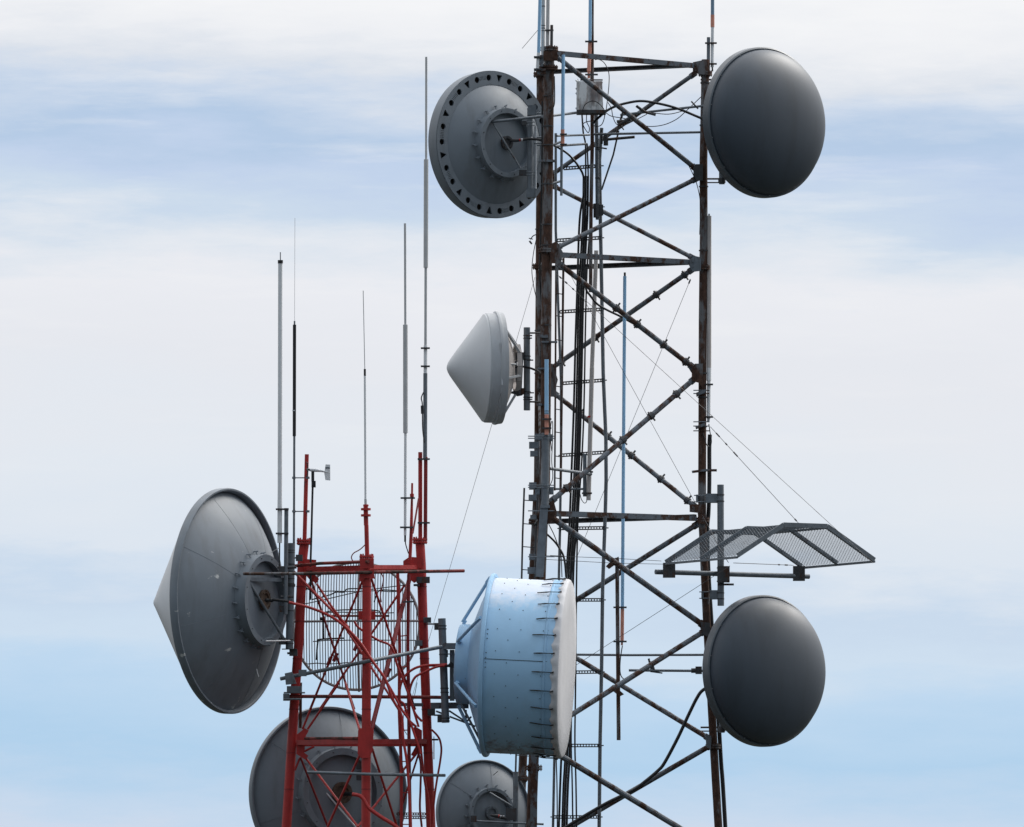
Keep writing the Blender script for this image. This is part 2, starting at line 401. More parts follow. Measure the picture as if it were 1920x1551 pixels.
# gusset plates
def gusset(pts, d, m='half_rusty_steel', bolts=()):
    mb = MB().plate(pts, d, 3)
    for (x, y) in bolts: mb.line([(x, y, d - 4.5), (x, y, d + 3)], 4, 8)
    return mb.build('gusset_plate', m, T)
gusset([(1299, 117), (1322, 112), (1324, 140), (1318, 140), (1299, 137)], -12, 'rusty_steel', ((1304, 122), (1304, 132)))
gusset([(1300, 314), (1305, 308), (1318, 308), (1318, 339), (1304, 339), (1300, 332)], -12, 'dark_steel')
gusset([(1293, 487), (1301, 480), (1312, 482), (1315, 488), (1314, 508), (1299, 510), (1292, 498)], -12, 'galvanized_steel', ((1299, 490), (1299, 500)))
gusset([(1297, 690), (1303, 682), (1318, 682), (1318, 728), (1310, 718), (1297, 714)], -12, 'rusty_steel', ((1303, 690), (1303, 708)))
gusset([(1293, 946), (1324, 946), (1324, 962), (1310, 962), (1293, 960)], -12, 'rusty_steel', ((1299, 951), (1299, 957)))
gusset([(1308, 962), (1324, 962), (1324, 982), (1310, 982)], -11, 'rusty_steel')
gusset([(1313, 1166), (1331, 1168), (1331, 1196), (1318, 1190)], -12, 'dark_steel')
gusset([(1323, 1378), (1334, 1380), (1333, 1406), (1324, 1400)], -12, 'galvanized_steel')
gusset([(1019, 96), (1044, 94), (1046, 104), (1046, 114), (1019, 114)], -181, 'rusty_steel', ((1042, 100), (1042, 110)))
gusset([(1028, 460), (1044, 452), (1056, 474), (1052, 494), (1034, 494)], -181, 'rusty_steel', ((1044, 468), (1050, 484)))
gusset([(1014, 950), (1038, 938), (1044, 960), (1034, 982), (1014, 984)], -181, 'rusty_steel', ((1034, 962), (1036, 972)))
gusset([(1010, 318), (1040, 322), (1044, 350), (1012, 358)], 154, 'rusty_steel', ((1036, 332),)); gusset([(1012, 684), (1036, 682), (1046, 712), (1038, 744), (1012, 744)], 154, 'rusty_steel', ((1034, 700),))
# big grey pole clamped against the front leg, with its square lower part
o = MB().line([(1023, 812, -190), (1021.5, 948, -190)], 15, 16).build('support_pole', 'galvanized_steel', T)
MB().prism([P(1013, 948, -192), P(1031, 948, -192), P(1031, 953, -192), P(1013, 953, -192)], (0, 20 * U, 0)).bar(P(1020, 953, -192), P(1011.5, 1082, -192), 15 * U, 13 * U, Vector((0, 1, 0))).build('square_post', 'galvanized_steel', o)
MB().bar(P(1002, 1390, -215), P(1000, 1600, -215), 13 * U, 12 * U, Vector((0, 1, 0))).build('square_post', 'half_rusty_steel', T)
cl = MB()
for (x0, y0, x1, y1) in ((1003, 814, 1018, 826), (992, 829, 1010, 841), (994, 846, 1008, 856), (1030, 815, 1037, 827), (992, 905, 1006, 918), (1003, 916, 1012, 928), (991, 928, 1006, 938), (1030, 915, 1038, 927), (994, 966, 1006, 974), (992, 1039, 1004, 1050), (989, 1064, 1004, 1076)):
    cl.box(x0, y0, x1, y1, -180, 18)
for y in (818, 822, 910, 914, 958, 1044): cl.rod(990, 1040, y, -198, 2)
cl.build('pole_clamp', 'galvanized_steel', o)
# slotted pole through the top of the tower, carried on the rear corner of the beams
MB().line([(1110, -60, 30), (1110, 60, 30), (1110.5, 270, 30), (1108, 400, 30), (1107.5, 500, 30), (1107.5, 548, 30)], 7, 12).build('mast_pole', 'rusty_steel', T)
pp = MB().line([(1117, 200, 44), (1119, 260, 44), (1120.5, 412, 44)], 7.5, 12).build('mast_pole', 'galvanized_steel', T)
c2 = MB()
for y in (250, 280, 334): c2.band(1120.5, y, 44, 10, 2)
c2.band(1119, 395, 44, 13, 26).box(1124, 384, 1131, 404, 44, 10).rod(1112, 1134, 388, 40, 2).line([(1128, 243, 44), (1128, 270, 44)], 5).band(1136, 262, 40, 9, 22)
c2.line([(1134, 262, 40), (1190, 257, 30)], 5.5).line([(1160, 245, 40), (1150, 290, 40), (1128, 356, 46)], 3.4).line([(1170, 203, 40), (1156, 250, 40)], 4).line([(1118, 276, 40), (1138, 279, 40)], 3)
c2.build('pole_bracket', 'dark_steel', pp)
# tie rods between legs and pole
for a, b, w in (((1044, 255, -150), (1105, 253, 20), 4), ((1040, 274, -150), (1100, 270, 30), 4.5), ((1030, 275, -168), (1054, 265, -150), 4.5), ((1030, 346, -168), (1054, 339, -150), 4.5), ((1036, 217, -160), (1085, 211, -20), 5)):
    MB().line([a, b], w).build('tie_rod', 'galvanized_steel', T)
MB().line([(1157, 1046, -40), (1160, 1388, -40)], 7.5, 12).build('hanging_post', 'rusty_steel', T)
MB().plate([(1148, 1050), (1160, 1044), (1160, 1054), (1142, 1067), (1136, 1062)], -48, 12).plate([(1142, 1290), (1150, 1284), (1170, 1302), (1162, 1306)], -48, 10).build('post_bracket', 'rusty_steel', T)
# small hooks and clamps on the legs
h = MB().line(smooth_path(px([A4(160, 75), A4(110, 100), A4(75, 150)], -168)), 2.2, 6).line(px([A4(50, 130), A4(110, 145)], -168), 2, 6).line(px([A4(60, 170), A4(95, 215)], -168), 3.5, 6)
for y in (180, 237, 272, 345, 421, 460, 610, 760): h.band(at(FLp, y)[0] - 1, y, -168, 21.5, 2.4)
for y in (200, 290, 430, 620, 700, 840): h.band(at(BLp, y)[0], y, 168, 18.5, 2.4)
for y in (155, 235, 350, 470, 700, 745, 800): h.band(at(RRp, y)[0], y, 0, 18, 2.4)
h.build('leg_clamp', 'dark_steel', T)
br = MB()
for (x0, y0, x1, y1) in ((1010, 300, 1042, 304), (1012, 628, 1028, 634), (1015, 640, 1045, 643), (1008, 690, 1030, 693), (1005, 757, 1016, 761)): br.box(x0, y0, x1, y1, -176, 14)
for y in (732, 738, 791, 799, 808): br.rod(1300, 1330, y, -9, 2)
br.plate([(1305, 737), (1323, 730), (1323, 736), (1306, 744)], -12, 14).plate([(1304, 800), (1322, 793), (1322, 798), (1305, 805)], -12, 14)
br.plate([(1297, 883), (1322, 880), (1344, 880), (1344, 884), (1322, 884), (1298, 887)], -10, 12)
br.box(*A3(350, 1150), *A3(430, 1390), -185, 14).box(*A3(300, 1490), *A3(480, 1545), -185, 14).box(*A3(240, 1180), *A3(420, 1215), -192, 6).box(*A3(235, 1430), *A3(480, 1478), -192, 6)
br.build('leg_bracket', 'half_rusty_steel', T)

# ================================================================== cable ladder inside the tower
CLd = 60
cld = thing('cable_ladder', 'grey vertical cable ladder with perforated rungs inside the rusty tower', 'cable ladder', P(1085, 1551, CLd))
MB().line([(1128, 240, CLd), (1124, 300, CLd), (1126, 430, CLd), (1128.5, 560, CLd), (1131, 700, CLd), (1136, 820, CLd), (1136.5, 900, CLd), (1135, 960, CLd), (1130, 1100, CLd), (1128, 1250, CLd), (1125, 1400, CLd), (1123, 1600, CLd), (1120, 2205, CLd)], 7, 10).build('rail', 'galvanized_steel', cld)
MB().line([(1042, 250, CLd), (1042, 430, CLd), (1047, 583, CLd), (1052, 716, CLd), (1052, 852, CLd), (1050, 990, CLd), (1044, 1260, CLd), (1039.5, 1416, CLd), (1036, 1600, CLd), (1030, 2205, CLd)], 5, 10).build('rail', 'galvanized_steel', cld)
def rung(x0, y0, x1, y1, h=6.5):
    mb = MB(); n = max(6, int((x1 - x0) / 5.2))
    mb.bar(P(x0, y0 - h * .36, CLd), P(x1, y1 - h * .36, CLd), 9 * U, h * .28 * U); mb.bar(P(x0, y0 + h * .36, CLd), P(x1, y1 + h * .36, CLd), 9 * U, h * .28 * U)
    for i in range(n + 1):
        t = i / n; x = x0 + (x1 - x0) * t; y = y0 + (y1 - y0) * t
        mb.bar(P(x, y - h * .3, CLd), P(x, y + h * .3, CLd), 1.9 * U, 3 * U, Vector((0, 1, 0)))
    mb.rod(x0 - 5, x0 + 1, y0, CLd, 2.5, 6).rod(x1 - 1, x1 + 6, y1, CLd, 2.5, 6)
    mb.build('rung', 'dark_steel', cld)
for r_ in ((1057, 316, 1126, 311), (1045, 451, 1127, 446), (1050, 585, 1129, 580), (1056, 719, 1132, 713), (1052, 854, 1137, 848), (1050, 991, 1135, 990), (1046, 1125, 1130, 1125), (1044, 1261, 1128, 1260), (1040, 1398, 1126, 1398), (1037, 1532, 1124, 1532)): rung(*r_)

# ================================================================== climbing ladders
def climb(label, railA, railB, rungs, m):
    t = thing('climbing_ladder', label, 'ladder', P(*railA[-1]), 'climbing ladders on the grey tower')
    MB().line(railA, 3.6, 8).build('rail', m, t); MB().line(railB, 4.4, 8).build('rail', m, t)
    for y in rungs:
        a, b = at(railA, y), at(railB, y)
        MB().line([a, (b[0], b[1] + 2, b[2])], 2, 6).build('rung', m, t)
climb('narrow rusty ladder beside the front leg, above the lower beam', [(1042.5, 490, -60), (1041.5, 700, -60), (1040, 920, -60)], [(1056.5, 484, -60), (1054, 700, -60), (1051, 925, -60)], (550, 592, 637, 680, 724, 767, 810, 855, 896), 'rusty_steel')
climb('black ladder standing off the rear leg, its top over the blue drum dish', [(983, 915, 150), (980, 1000, 150), (978, 1090, 150), (968, 1400, 165), (963, 1600, 172)], [(1010, 905, 150), (1005, 1000, 150), (1003, 1090, 150), (994, 1400, 165), (990, 1600, 172)], (938, 982, 1025, 1068, 1112, 1156, 1200, 1245, 1290, 1330, 1372, 1416, 1458, 1503, 1546), 'dark_steel')
# ================================================================== feeder cables of the grey tower
def cable(name, label, pts, w, d=0, m='black_rubber', group=None, cat='cable', n=8):
    pp = smooth_path(px(pts, d)); mid = P(*pp[-1])
    o = MB().line(pp, w, n).build(name, m, None, mid); tag(o, label, cat, group); return o
run = [(1098, 330), (1097, 400), (1094, 460), (1089, 560), (1086, 700), (1082, 850), (1075, 1000), (1070, 1090), (1064, 1400), (1058, 1551), (1045, 2200)]
FG = 'black feeder cables running down the cable ladder'
RUNL = 'black feeder cable running straight down the cable ladder in the bundle'
def off(path, dx): return [(x + dx, y) for x, y in path]
cable('feeder_cable', 'black feeder cable bending in from the front leg to the cable bundle', [A2(140, 90), A2(330, 210), A2(430, 310), A2(520, 430), A2(575, 560), (1095, 360), (1088, 400), (1085, 450), (1083, 520), (1079, 640), (1076, 760), (1071, 900), (1067, 1000), (1062, 1090), (1058, 1300), (1048, 1551), (1035, 2200)], 4.2, 46, group=FG)
for dx, w, dd in ((0, 4.4, 44), (4.5, 4.4, 42), (-4, 3.6, 50)): cable('feeder_cable', RUNL, off(run, dx), w, dd, group=FG)
run2 = [(1108, 270), (1110, 350), (1106, 430), (1101, 500), (1098, 600), (1095, 760), (1091, 860), (1084, 970), (1081, 1090), (1079, 1300), (1078, 1400), (1081, 1551), (1085, 2200)]
cable('feeder_cable', RUNL, off(run2, 0), 3.2, 44, group=FG); cable('feeder_cable', RUNL, off(run2, -7), 3.0, 47, group=FG)
cable('feeder_cable', RUNL, [(1046, 1100), (1044, 1300), (1043, 1420), (1045, 1551), (1046, 2200)], 2.4, 50, group=FG)
cable('feeder_cable', 'black feeder cables twisting from the cabinet into the bundle', [A1(550, 1010), A1(570, 1300), A1(600, 1450), (1098, 285), (1098, 340), (1096, 400), (1092, 460)], 3.2, 38, group=FG)
cable('feeder_cable', 'black feeder hooked from the bundle across the tower under the sloping brace', [(1099, 500), A4(880, 850), A4(940, 960), A4(1050, 1090), A4(1200, 1180), A4(1390, 1270), A4(1551, 1360), Z4(390, 750), Z4(560, 870), Z4(700, 980), Z4(770, 1080)], 4.2, 14)
cable('feeder_cable', 'thick black feeder arching from the cabinet to the upper dome dish', [A1(700, 1180), A1(800, 1085), A1(900, 1000), A1(1030, 930), A1(1200, 880), A1(1400, 850), Z2(240, 680), Z2(380, 715), Z2(540, 780), (1350, 238)], 4.8, -10)
cable('feeder_cable', 'black feeder drooping from the lower dome dish onto the lowest brace', [(1336, 1285), Y7(915, 705), Y7(880, 750), Y7(830, 850), Y7(760, 1000), Y7(680, 1150), Y7(640, 1200), Y7(560, 1268), Y7(480, 1325), Y7(330, 1398), Y7(200, 1472), Y7(80, 1545), (1020, 1580)], 6.4, -2)
cable('feeder_cable', 'thick black feeder strapped beside the single leg under the long grey whip', [(1331, 815), (1330, 840), (1330, 905), (1328.5, 960), (1326, 1000), (1330, 1100), (1340, 1250), (1348, 1362), (1352, 1429), (1360, 1551), (1395, 2200)], 8, 4)
for dx in (0, 5, 11):
    cable('leg_cable', 'black cable strapped down the rusty front legs', [(1017 + dx, 190), (1016 + dx, 330), (1014 + dx, 430), (1012 + dx, 520), (1017 + dx * .2, 600), (1016 + dx * .3, 760), (1013 + dx * .4, 900), (1010 + dx * .4, 975)], 3.4, -150, group='cables down the front legs')
cable('thin_cable', 'thin loose cable bowing out past the left edge of the front leg at mid height', [A4(155, 160), A4(115, 370), A4(95, 600), A4(120, 820), A4(160, 1000)], 1.5, -168)
cable('thin_cable', 'thin cable hanging beside the top of the front leg by the short blue whip', [A1(150, 490), A1(155, 800), A1(140, 930), A1(80, 1010)], 2.2, -180)
cable('thin_cable', 'thin cable looping from the post over the rear beam down past the cabinet', [A1(740, 250), A1(800, 245), A1(880, 300), A1(940, 430), A1(945, 600), A1(920, 850), A1(900, 1000)], 1.6, 20)
cable('thin_cable', 'thin black cable ring across the lower half of the cabinet', [A1(555, 1000), A1(600, 900), A1(700, 850), A1(790, 880), A1(870, 970), A1(880, 1080), A1(840, 1190), A1(770, 1220), A1(700, 1200)], 1.7, -34)
cable('thin_cable', 'thin cable drooping right of the cabinet to the clutter on the brace', [A1(900, 1020), A1(980, 1070), A1(1150, 1100), A1(1280, 1130), A1(1400, 1190), A1(1551, 1220), Z2(300, 825), Z2(380, 790), Z2(440, 740), Z2(545, 640)], 1.6, 0)
cable('thin_cable', 'thin cable dropping beside the cabinet and curling up to the sloping brace', [A1(930, 870), A1(980, 960), A1(1000, 1070), A1(1050, 1180), A1(1140, 1210), A1(1300, 1140), A1(1480, 1050), Z2(200, 745), Z2(330, 755), Z2(440, 730)], 1.6, 10)
cable('thin_cable', 'pair of thin cables curling below the cabinet', [A1(620, 1040), A1(620, 1150), A1(660, 1240), A1(640, 1310), A1(570, 1200), A1(600, 1160), A1(680, 1140)], 1.7, -10)
cable('thin_cable', 'thin loop of cable beside the orange base of the blue leg whip', [Z5(330, 380), Z5(318, 250), Z5(325, 150), Z5(338, 150), Z5(335, 330), Z5(330, 460), Z5(338, 600), Z5(310, 680)], 1.6, -185)
cable('thin_cable', 'thin cable curling under the slanting warm grey whip', [(1101, 935), (1099, 942), (1095, 943), (1090, 936), (1087, 925), (1080, 914)], 1.4, 18)
cable('thin_cable', 'tangle of thin cable looped at the foot of the long grey whip', [(1329, 795), (1332, 815), (1334, 828), (1331, 838), (1325, 834), (1321, 822), (1318, 812)], 1.8, -10)
cable('thin_cable', 'thin cable from the orange foot of the middle blue whip to the brace crossing', [Y7(418, 430), Y7(405, 520), Y7(405, 600), Y7(425, 635), Y7(460, 640)], 2, -48)
cable('thin_cable', 'black cable sagging from the square post into the cable bundle above the drum', [A5(435, 950), A5(540, 1050), A5(610, 1150), A5(650, 1230), A5(670, 1330), A5(685, 1500)], 4, -60)
cable('thin_cable', 'thin cable from the beam end down to the bundle above the drum', [A5(465, 830), A5(530, 960), A5(590, 1120), A5(620, 1220), A5(632, 1500)], 1.8, -64)
cable('thin_cable', 'thin black cable down the left side of the single leg above the gusset', [Z2(440, 1050), Z2(490, 1150), Z2(520, 1230), Z2(540, 1350), Z2(535, 1551)], 1.6, -14)

# ================================================================== stay wires
def wire(label, pts, w=1.0, bits=(), name='stay_wire'):
    t = thing(name, label, 'wire', P(*pts[0]))
    MB().line(pts, w, 5).build('strand', 'dark_steel', t)
    if bits:
        b = MB()
        for (k, l_) in bits:
            A, B = Vector(pts[0]), Vector(pts[-1]); p = A.lerp(B, k); v = (B - A).normalized() * l_ / 2
            b.line([tuple(p - v), tuple(p + v)], 3.0, 6)
        b.build('wire_clamp', 'dark_steel', t)
wire('thin wire slanting from the grey tower past the white cone dish to the red tower', [(1003, 520, 120), (766, 1330, -420)], .8)
wire('wire falling leftward from the middle gusset of the single leg through the lattice', [(1295, 523, -20), (1082, 1044, -120)], .9, ((.01, 8),))
wire('long wire from the front leg down to the outer corner of the mesh ice shield', [(1045, 515, -150), (1637, 1056, -300)], .9, ((.01, 5), (.028, 5), (.05, 4)))
wire('wire from the front leg crossing to the lower gusset of the single leg', [(1050, 480, -150), (1303, 942, -14)], .9)
wire('shorter wire with clips from the single leg to the top of the ice shield', [Z6(635, 75) + (-10,), Z6(1280, 780) + (-250,)], 1.1, ((.08, 12), (.17, 5), (.27, 14), (.915, 6), (.965, 10)))
wire('upper wire strung level from the square post to the near foot of the ice shield', [(1022, 1042, -180), (1150, 1047, -160), (1240, 1052, -130)], 1.0, ((.1, 25),))
wire('lower wire strung level from the square post under the ice shield', [(1022, 1049, -180), (1150, 1056, -160), (1245, 1058, -130)], 1.0, ((.15, 18),))
wire('wire with turnbuckle strung level under the arched ice shield', [Z6(795, 1018) + (-300,), Z6(1210, 1034) + (60,)], 1.2, ((.76, 6), (.88, 14)))
wire('wire from the ice shield down left behind the white drum cover', [Z6(770, 1038) + (-300,), (1076, 1250, -150)], 1.0)
wire('short wire from the lower gusset to the mesh panel of the ice shield', [Z6(578, 685) + (-16,), Z6(640, 800) + (-100,), Z6(700, 920) + (-200,), Z6(760, 1015) + (-300,)], 1.3)
wire('short thin whisker wire poking out beside the top blue whip', [(979, 91, -168), (1008, 57, -168)], 1.0, name='whisker_wire')

# ================================================================== ice shield
ish = thing('ice_shield', 'arched grey wire mesh ice shield standing out from the single leg', 'ice shield', P(1351, 1136, -20))
A0 = P(*Z6(330, 1012), -90)
vv = Vector((126 * U, -225 * U, 0.0)); pv = Vector((259 * U, 150 * U, 0.0))
def S(k, s, z): return A0 + vv * k + pv * s + ZUP * z * U         # frame k 0..1, along the arch s 0..1
arch = [(0, 0), (.335, 60), (.655, 60), (1, 0)]
for k in (0, .5, 1):
    mb = MB()
    for (s0, z0), (s1, z1) in zip(arch, arch[1:]): mb.angle(S(k, s0, z0), S(k, s1, z1), 7 * U, 8.5 * U, 1.6 * U, flip=1 if k < 1 else -1)
    for i in range(9):
        s = .04 + i * .115; z = 0
        for (s0, z0), (s1, z1) in zip(arch, arch[1:]):
            if s0 <= s <= s1: z = z0 + (z1 - z0) * (s - s0) / (s1 - s0)
        mb.tube([S(k, s, z) + Vector((0, -4.2 * U, 0)), S(k, s, z) + Vector((0, 4 * U, 0))], 1.3 * U, 6)
    mb.build('arched_rail', 'galvanized_steel', ish)
for s, z in arch:
    MB().bar(S(0, s, z - 3), S(1, s, z - 3), 6 * U, 4 * U).build('cross_rail', 'galvanized_steel', ish)
def mesh_panel(s0, z0, s1, z1):
    mb = MB(); a = S(0, s0, z0); eu = vv; ev = S(0, s1, z1) - a; W = eu.length / U; H = ev.length / U
    eu = eu.normalized(); ev = ev.normalized()
    st = 10.5; kk = 2.0                                           # diamonds, long way across
    for sg in (1, -1):
        c = -H * kk if sg > 0 else 0
        end = W if sg > 0 else W + H * kk
        while c < end:
            pts = []
            t0 = max(0, (0 - c) * sg / kk if sg > 0 else (c - W) / kk); t1 = min(H, (W - c) / kk if sg > 0 else c / kk)
            if t1 - t0 > 1:
                q = [a + eu * (c + sg * kk * t) * U + ev * t * U for t in (t0, t1)]
                mb.bar(q[0], q[1], .42 * U, .7 * U)
            c += st
    mb.build('mesh_panel', 'galvanized_steel', ish)
mesh_panel(0, 0, .335, 60); mesh_panel(.335, 60, .655, 60); mesh_panel(.655, 60, 1, 0)
pl = MB().line([(1351, 909, -20), (1351.5, 1136, -20)], 12.5, 16).build('mount_pole', 'galvanized_steel', ish)
pb = MB()
for y in (928, 940, 1112, 1123, 1065, 1090): pb.band(1351, y, -20, 14.5, 2)
pb.build('pole_band', 'dark_steel', pl)
MB().line([(1229, 1072.5, -70), (1517, 1081, 66)], 9.5, 14).build('cross_pipe', 'galvanized_steel', ish)
MB().box(1243, 1056, 1266, 1083, -74, 26).build('pipe_saddle', 'dark_steel', ish); MB().box(1487, 1062, 1509, 1089, 62, 26).build('pipe_saddle', 'dark_steel', ish)
MB().box(1345, 1062, 1368, 1092, -26, 20).rod(1346, 1376, 1096, -26, 4).build('pipe_saddle', 'dark_steel', ish)
for (x0, y0, x1, y1) in ((1323, 926, 1347, 943), (1331, 1107, 1348, 1124)):
    b_ = MB().box(x0, y0, x1, y1, -14, 14).box(1305 if y0 < 1000 else 1315, y0 + 2, 1309 if y0 < 1000 else 1319, y1 - 1, -4, 20).rod(1301 if y0 < 1000 else 1311, 1330, y0 + 3, -14, 2).rod(1301 if y0 < 1000 else 1311, 1330, y1 - 2, -14, 2)
    b_.build('leg_bracket', 'galvanized_steel', ish)

# ================================================================== cabinet
cb = thing('equipment_cabinet', 'small white rust-streaked cabinet under the top beams', 'cabinet', P(1108, 212, -10))
MB().prism([P(1081, 154, -12), P(1129, 154, -12), P(1131, 211, -12), P(1081, 211, -12)], (0, 34 * U, 0)).build('housing', 'cabinet_white', cb)
MB().box(1081, 208, 1136, 214, -12, 42).rod(1088, 1130, 150, -24, 3).rod(1088, 1130, 155, -24, 3).build('bracket', 'dark_steel', cb)
hg = MB()
for y in (150, 165, 174, 202): hg.line([(1080, y, -26), (1081.5, y + 3, -26)], 3, 6)
hg.line([(1083.5, 148, -20), (1083.5, 158, -20)], 2, 6); hg.build('hinge', 'bright_steel', cb)
# ================================================================== whip antennas
def clamp(mb, x0, x1, y, d, t=3.2):
    mb.bar(P(x0, y, d - 4), P(x1, y, d - 4), 3 * U, t * U); mb.bar(P(x0, y, d + 4), P(x1, y, d + 4), 3 * U, t * U)
    for x in (x0 + 2.5, (x0 + x1) / 2, x1 - 2.5): mb.line([(x, y, d - 8), (x, y, d + 8)], 2.4, 6)
def whip(label, segs, d, clamps=(), group=None, extra=None):
    t = thing('whip_antenna', label, 'antenna', P(segs[-1][2], segs[-1][3], d), group)
    for (x0, y0, x1, y1, w, m, nm) in segs: MB().line([(x0, y0, d), (x1, y1, d)], w, 14).build(nm, m, t)
    for (x0, x1, y) in clamps:
        c = MB(); clamp(c, x0, x1, y, d); c.build('clamp', 'dark_steel', t)
    if extra: extra(t)
    return t
GW = 'whip antennas on the grey tower'
whip('pale blue whip with a white base rising from the front leg top', [(1013.5, -40, 1010, 99, 6.3, 'whip_blue', 'rod'), (1010, 99, 1007.5, 131, 6.5, 'whip_white', 'base_sleeve')], -190, ((1001, 1018, 107), (1001, 1018, 130)), GW)
def rings(ys, x, d, w, m='bright_steel', nm='ring'):
    def f(t):
        r_ = MB()
        for y in ys: r_.band(x, y, d, w, 1.4)
        r_.build(nm, m, t)
    return f
whip('grey-white whip beside the pale blue one on the front leg top', [(1019, -40, 1018, 118, 7.2, 'whip_grey', 'rod')], -178, (), GW, rings((12, 48, 53, 58), 1018.6, -178, 7.8, 'dark_steel'))
whip('grey-white whip next to the short black post on the front leg top', [(1028, -40, 1026.5, 92, 6.8, 'whip_grey', 'rod')], -150, ((1020, 1038, 57),), GW)
whip('bright blue whip with a salmon base clamped to the rusty mast pole', [(1107, -40, 1106, 76, 6, 'whip_blue', 'rod'), (1106, 80, 1104, 134, 7, 'copper_orange', 'base_sleeve'), (1104, 134, 1104, 147, 5, 'copper_orange', 'connector')], 14, ((1097, 1120, 78), (1097, 1121, 140)), GW)
whip('short blue whip with salmon base hanging under the top beam end', [(1056.2, 103, 1055, 243, 6.6, 'whip_blue', 'rod'), (1055, 243, 1055, 274, 7, 'copper_orange', 'base_sleeve'), (1053, 275, 1052.5, 367, 5, 'galvanized_steel', 'pole')], -172, ((1050, 1063, 252), (1050, 1063, 271)), GW)
whip('steel blue whip with a red band and white base above the upper dome dish', [(1336, -40, 1336, 28, 6.8, 'whip_steel_blue', 'rod'), (1336, 28, 1336, 51, 7.4, 'copper_orange', 'band'), (1336, 51, 1335.5, 126, 6, 'whip_white', 'base_sleeve'), (1335.5, 126, 1336, 134, 3, 'black_rubber', 'connector')], 6, ((1322, 1344, 81), (1322, 1344, 120)), GW)
whip('long warm grey whip with a white foot beside the single leg', [(1329.5, 401, 1329.5, 405, 3, 'dark_steel', 'tip'), (1329.5, 405, 1329.3, 690, 8.8, 'whip_warm_grey', 'rod'), (1329.3, 690, 1329.2, 714, 8.8, 'whip_white', 'sleeve'), (1329.2, 714, 1328.5, 785, 7, 'whip_white', 'base_sleeve'), (1328.5, 785, 1328, 792, 5, 'light_grey_paint', 'connector')], 0, ((1320, 1337, 721), (1320, 1337, 782)), GW)
whip('slim pale blue whip with black tip rising through the middle of the lattice', [(1171.5, 511, 1171.5, 518, 4, 'black_rubber', 'tip'), (1171.5, 518, 1167, 1142, 6.4, 'whip_blue', 'rod'), (1167, 1142, 1166.3, 1203, 6.8, 'copper_orange', 'base_sleeve'), (1166.3, 1203, 1166, 1210, 4, 'copper_orange', 'connector')], -50, ((1150, 1175, 1139), (1150, 1175, 1203)), GW)
whip('short blue whip with dotted salmon base on the grey front pole', [(1024.8, 674, 1024.8, 777, 7.6, 'whip_blue', 'rod'), (1024.8, 777, 1024.8, 815, 7.2, 'copper_orange', 'base_sleeve')], -200, ((1016, 1034, 786), (1016, 1034, 803)), GW, rings((771, 775), 1024.8, -200, 8, 'dark_steel', 'ring'))
def arm(t):
    MB().line([(1030, 878.5, -170), (1108, 889, 20)], 6, 12).build('arm', 'galvanized_steel', t)
    MB().box(1093, 851, 1100, 931, 26, 8).rod(1040, 1098, 917, 26, 4).build('bracket', 'galvanized_steel', t)
    MB().band(1105.8, 781.5, 20, 9.2, 3.2).build('band', 'red_paint', t)
whip('slanting warm grey whip with a red band inside the tower by the cable ladder', [(1118, 470, 1110, 690, 8, 'whip_warm_grey', 'rod'), (1110, 690, 1103.5, 938, 8.6, 'whip_warm_grey', 'rod')], 20, ((1088, 1112, 885), (1091, 1110, 925)), GW, arm)

GR = 'whip antennas on the red tower'
RD = -500
whip('thick white whip with black cap clamped left of the red tower', [(525.7, 473, 525.7, 489, 1.8, 'galvanized_steel', 'tip'), (525.7, 488, 525.7, 494, 9.6, 'black_rubber', 'cap'), (525.5, 494, 524.6, 938, 8, 'whip_white', 'rod'), (524.6, 938, 524.3, 1018, 8.4, 'whip_white', 'base_sleeve'), (524.3, 1018, 523.8, 1072, 2.6, 'black_rubber', 'cable')], RD - 20, ((517, 541, 955), (517, 541, 1000.5)), GR)
t_ = thing('support_pole', 'grey pole with capped top holding the thick white whip', 'pole', P(537, 1150, RD - 20))
MB().line([(537, 953, RD - 20), (535.5, 1152, RD - 20)], 7.6, 14).build('pole', 'galvanized_steel', t_); MB().band(537, 955, RD - 20, 8.6, 4).build('cap', 'dark_steel', t_)
MB().box(522, 1062, 534, 1072, RD - 20, 8).rod(520, 556, 1064, RD - 20, 5).box(520, 1072, 532, 1080, RD - 20, 8).rod(526, 550, 1119, RD - 20, 4).build('clamp', 'dark_steel', t_)
def standoff(t):
    for y in (896, 959):
        MB().rod(549, 580, y, RD + 66, 2.2).band(551, y, RD + 66, 6.5, 4).band(576, y, RD + 66, 9, 4).build('standoff', 'galvanized_steel', t)
    MB().band(551.3, 770, RD + 66, 6.8, 2).build('band', 'bright_steel', t)
whip('slim whip with a thin tip and black sleeve beside the flanged red post', [(553, 409, 552.3, 602, .7, 'whip_grey', 'tip'), (552.3, 602, 552.2, 610, 3, 'galvanized_steel', 'collar'), (552.2, 609, 551.8, 818, 6.2, 'black_rubber', 'sleeve'), (551.8, 818, 551, 1030, 4.2, 'galvanized_steel', 'pole')], RD + 66, (), GR, standoff)
def fl3(t): MB().band(686, 955, RD - 130, 18, 4).band(686, 966.5, RD - 130, 18, 4).band(686, 948, RD - 130, 10, 3).build('base_flange', 'red_paint', t)
whip('thin white whip on the red middle post with a needle tip', [(681, 545, 684, 692, 1.5, 'whip_grey', 'tip'), (684, 692, 684.1, 705, 4, 'black_rubber', 'collar'), (684.1, 705, 685.3, 936, 3.9, 'whip_white', 'rod'), (685.3, 936, 685.6, 947, 4.8, 'whip_grey', 'connector'), (685.6, 946, 686.5, 985, 8.4, 'red_paint', 'red_base')], RD - 130, (), GR, fl3)
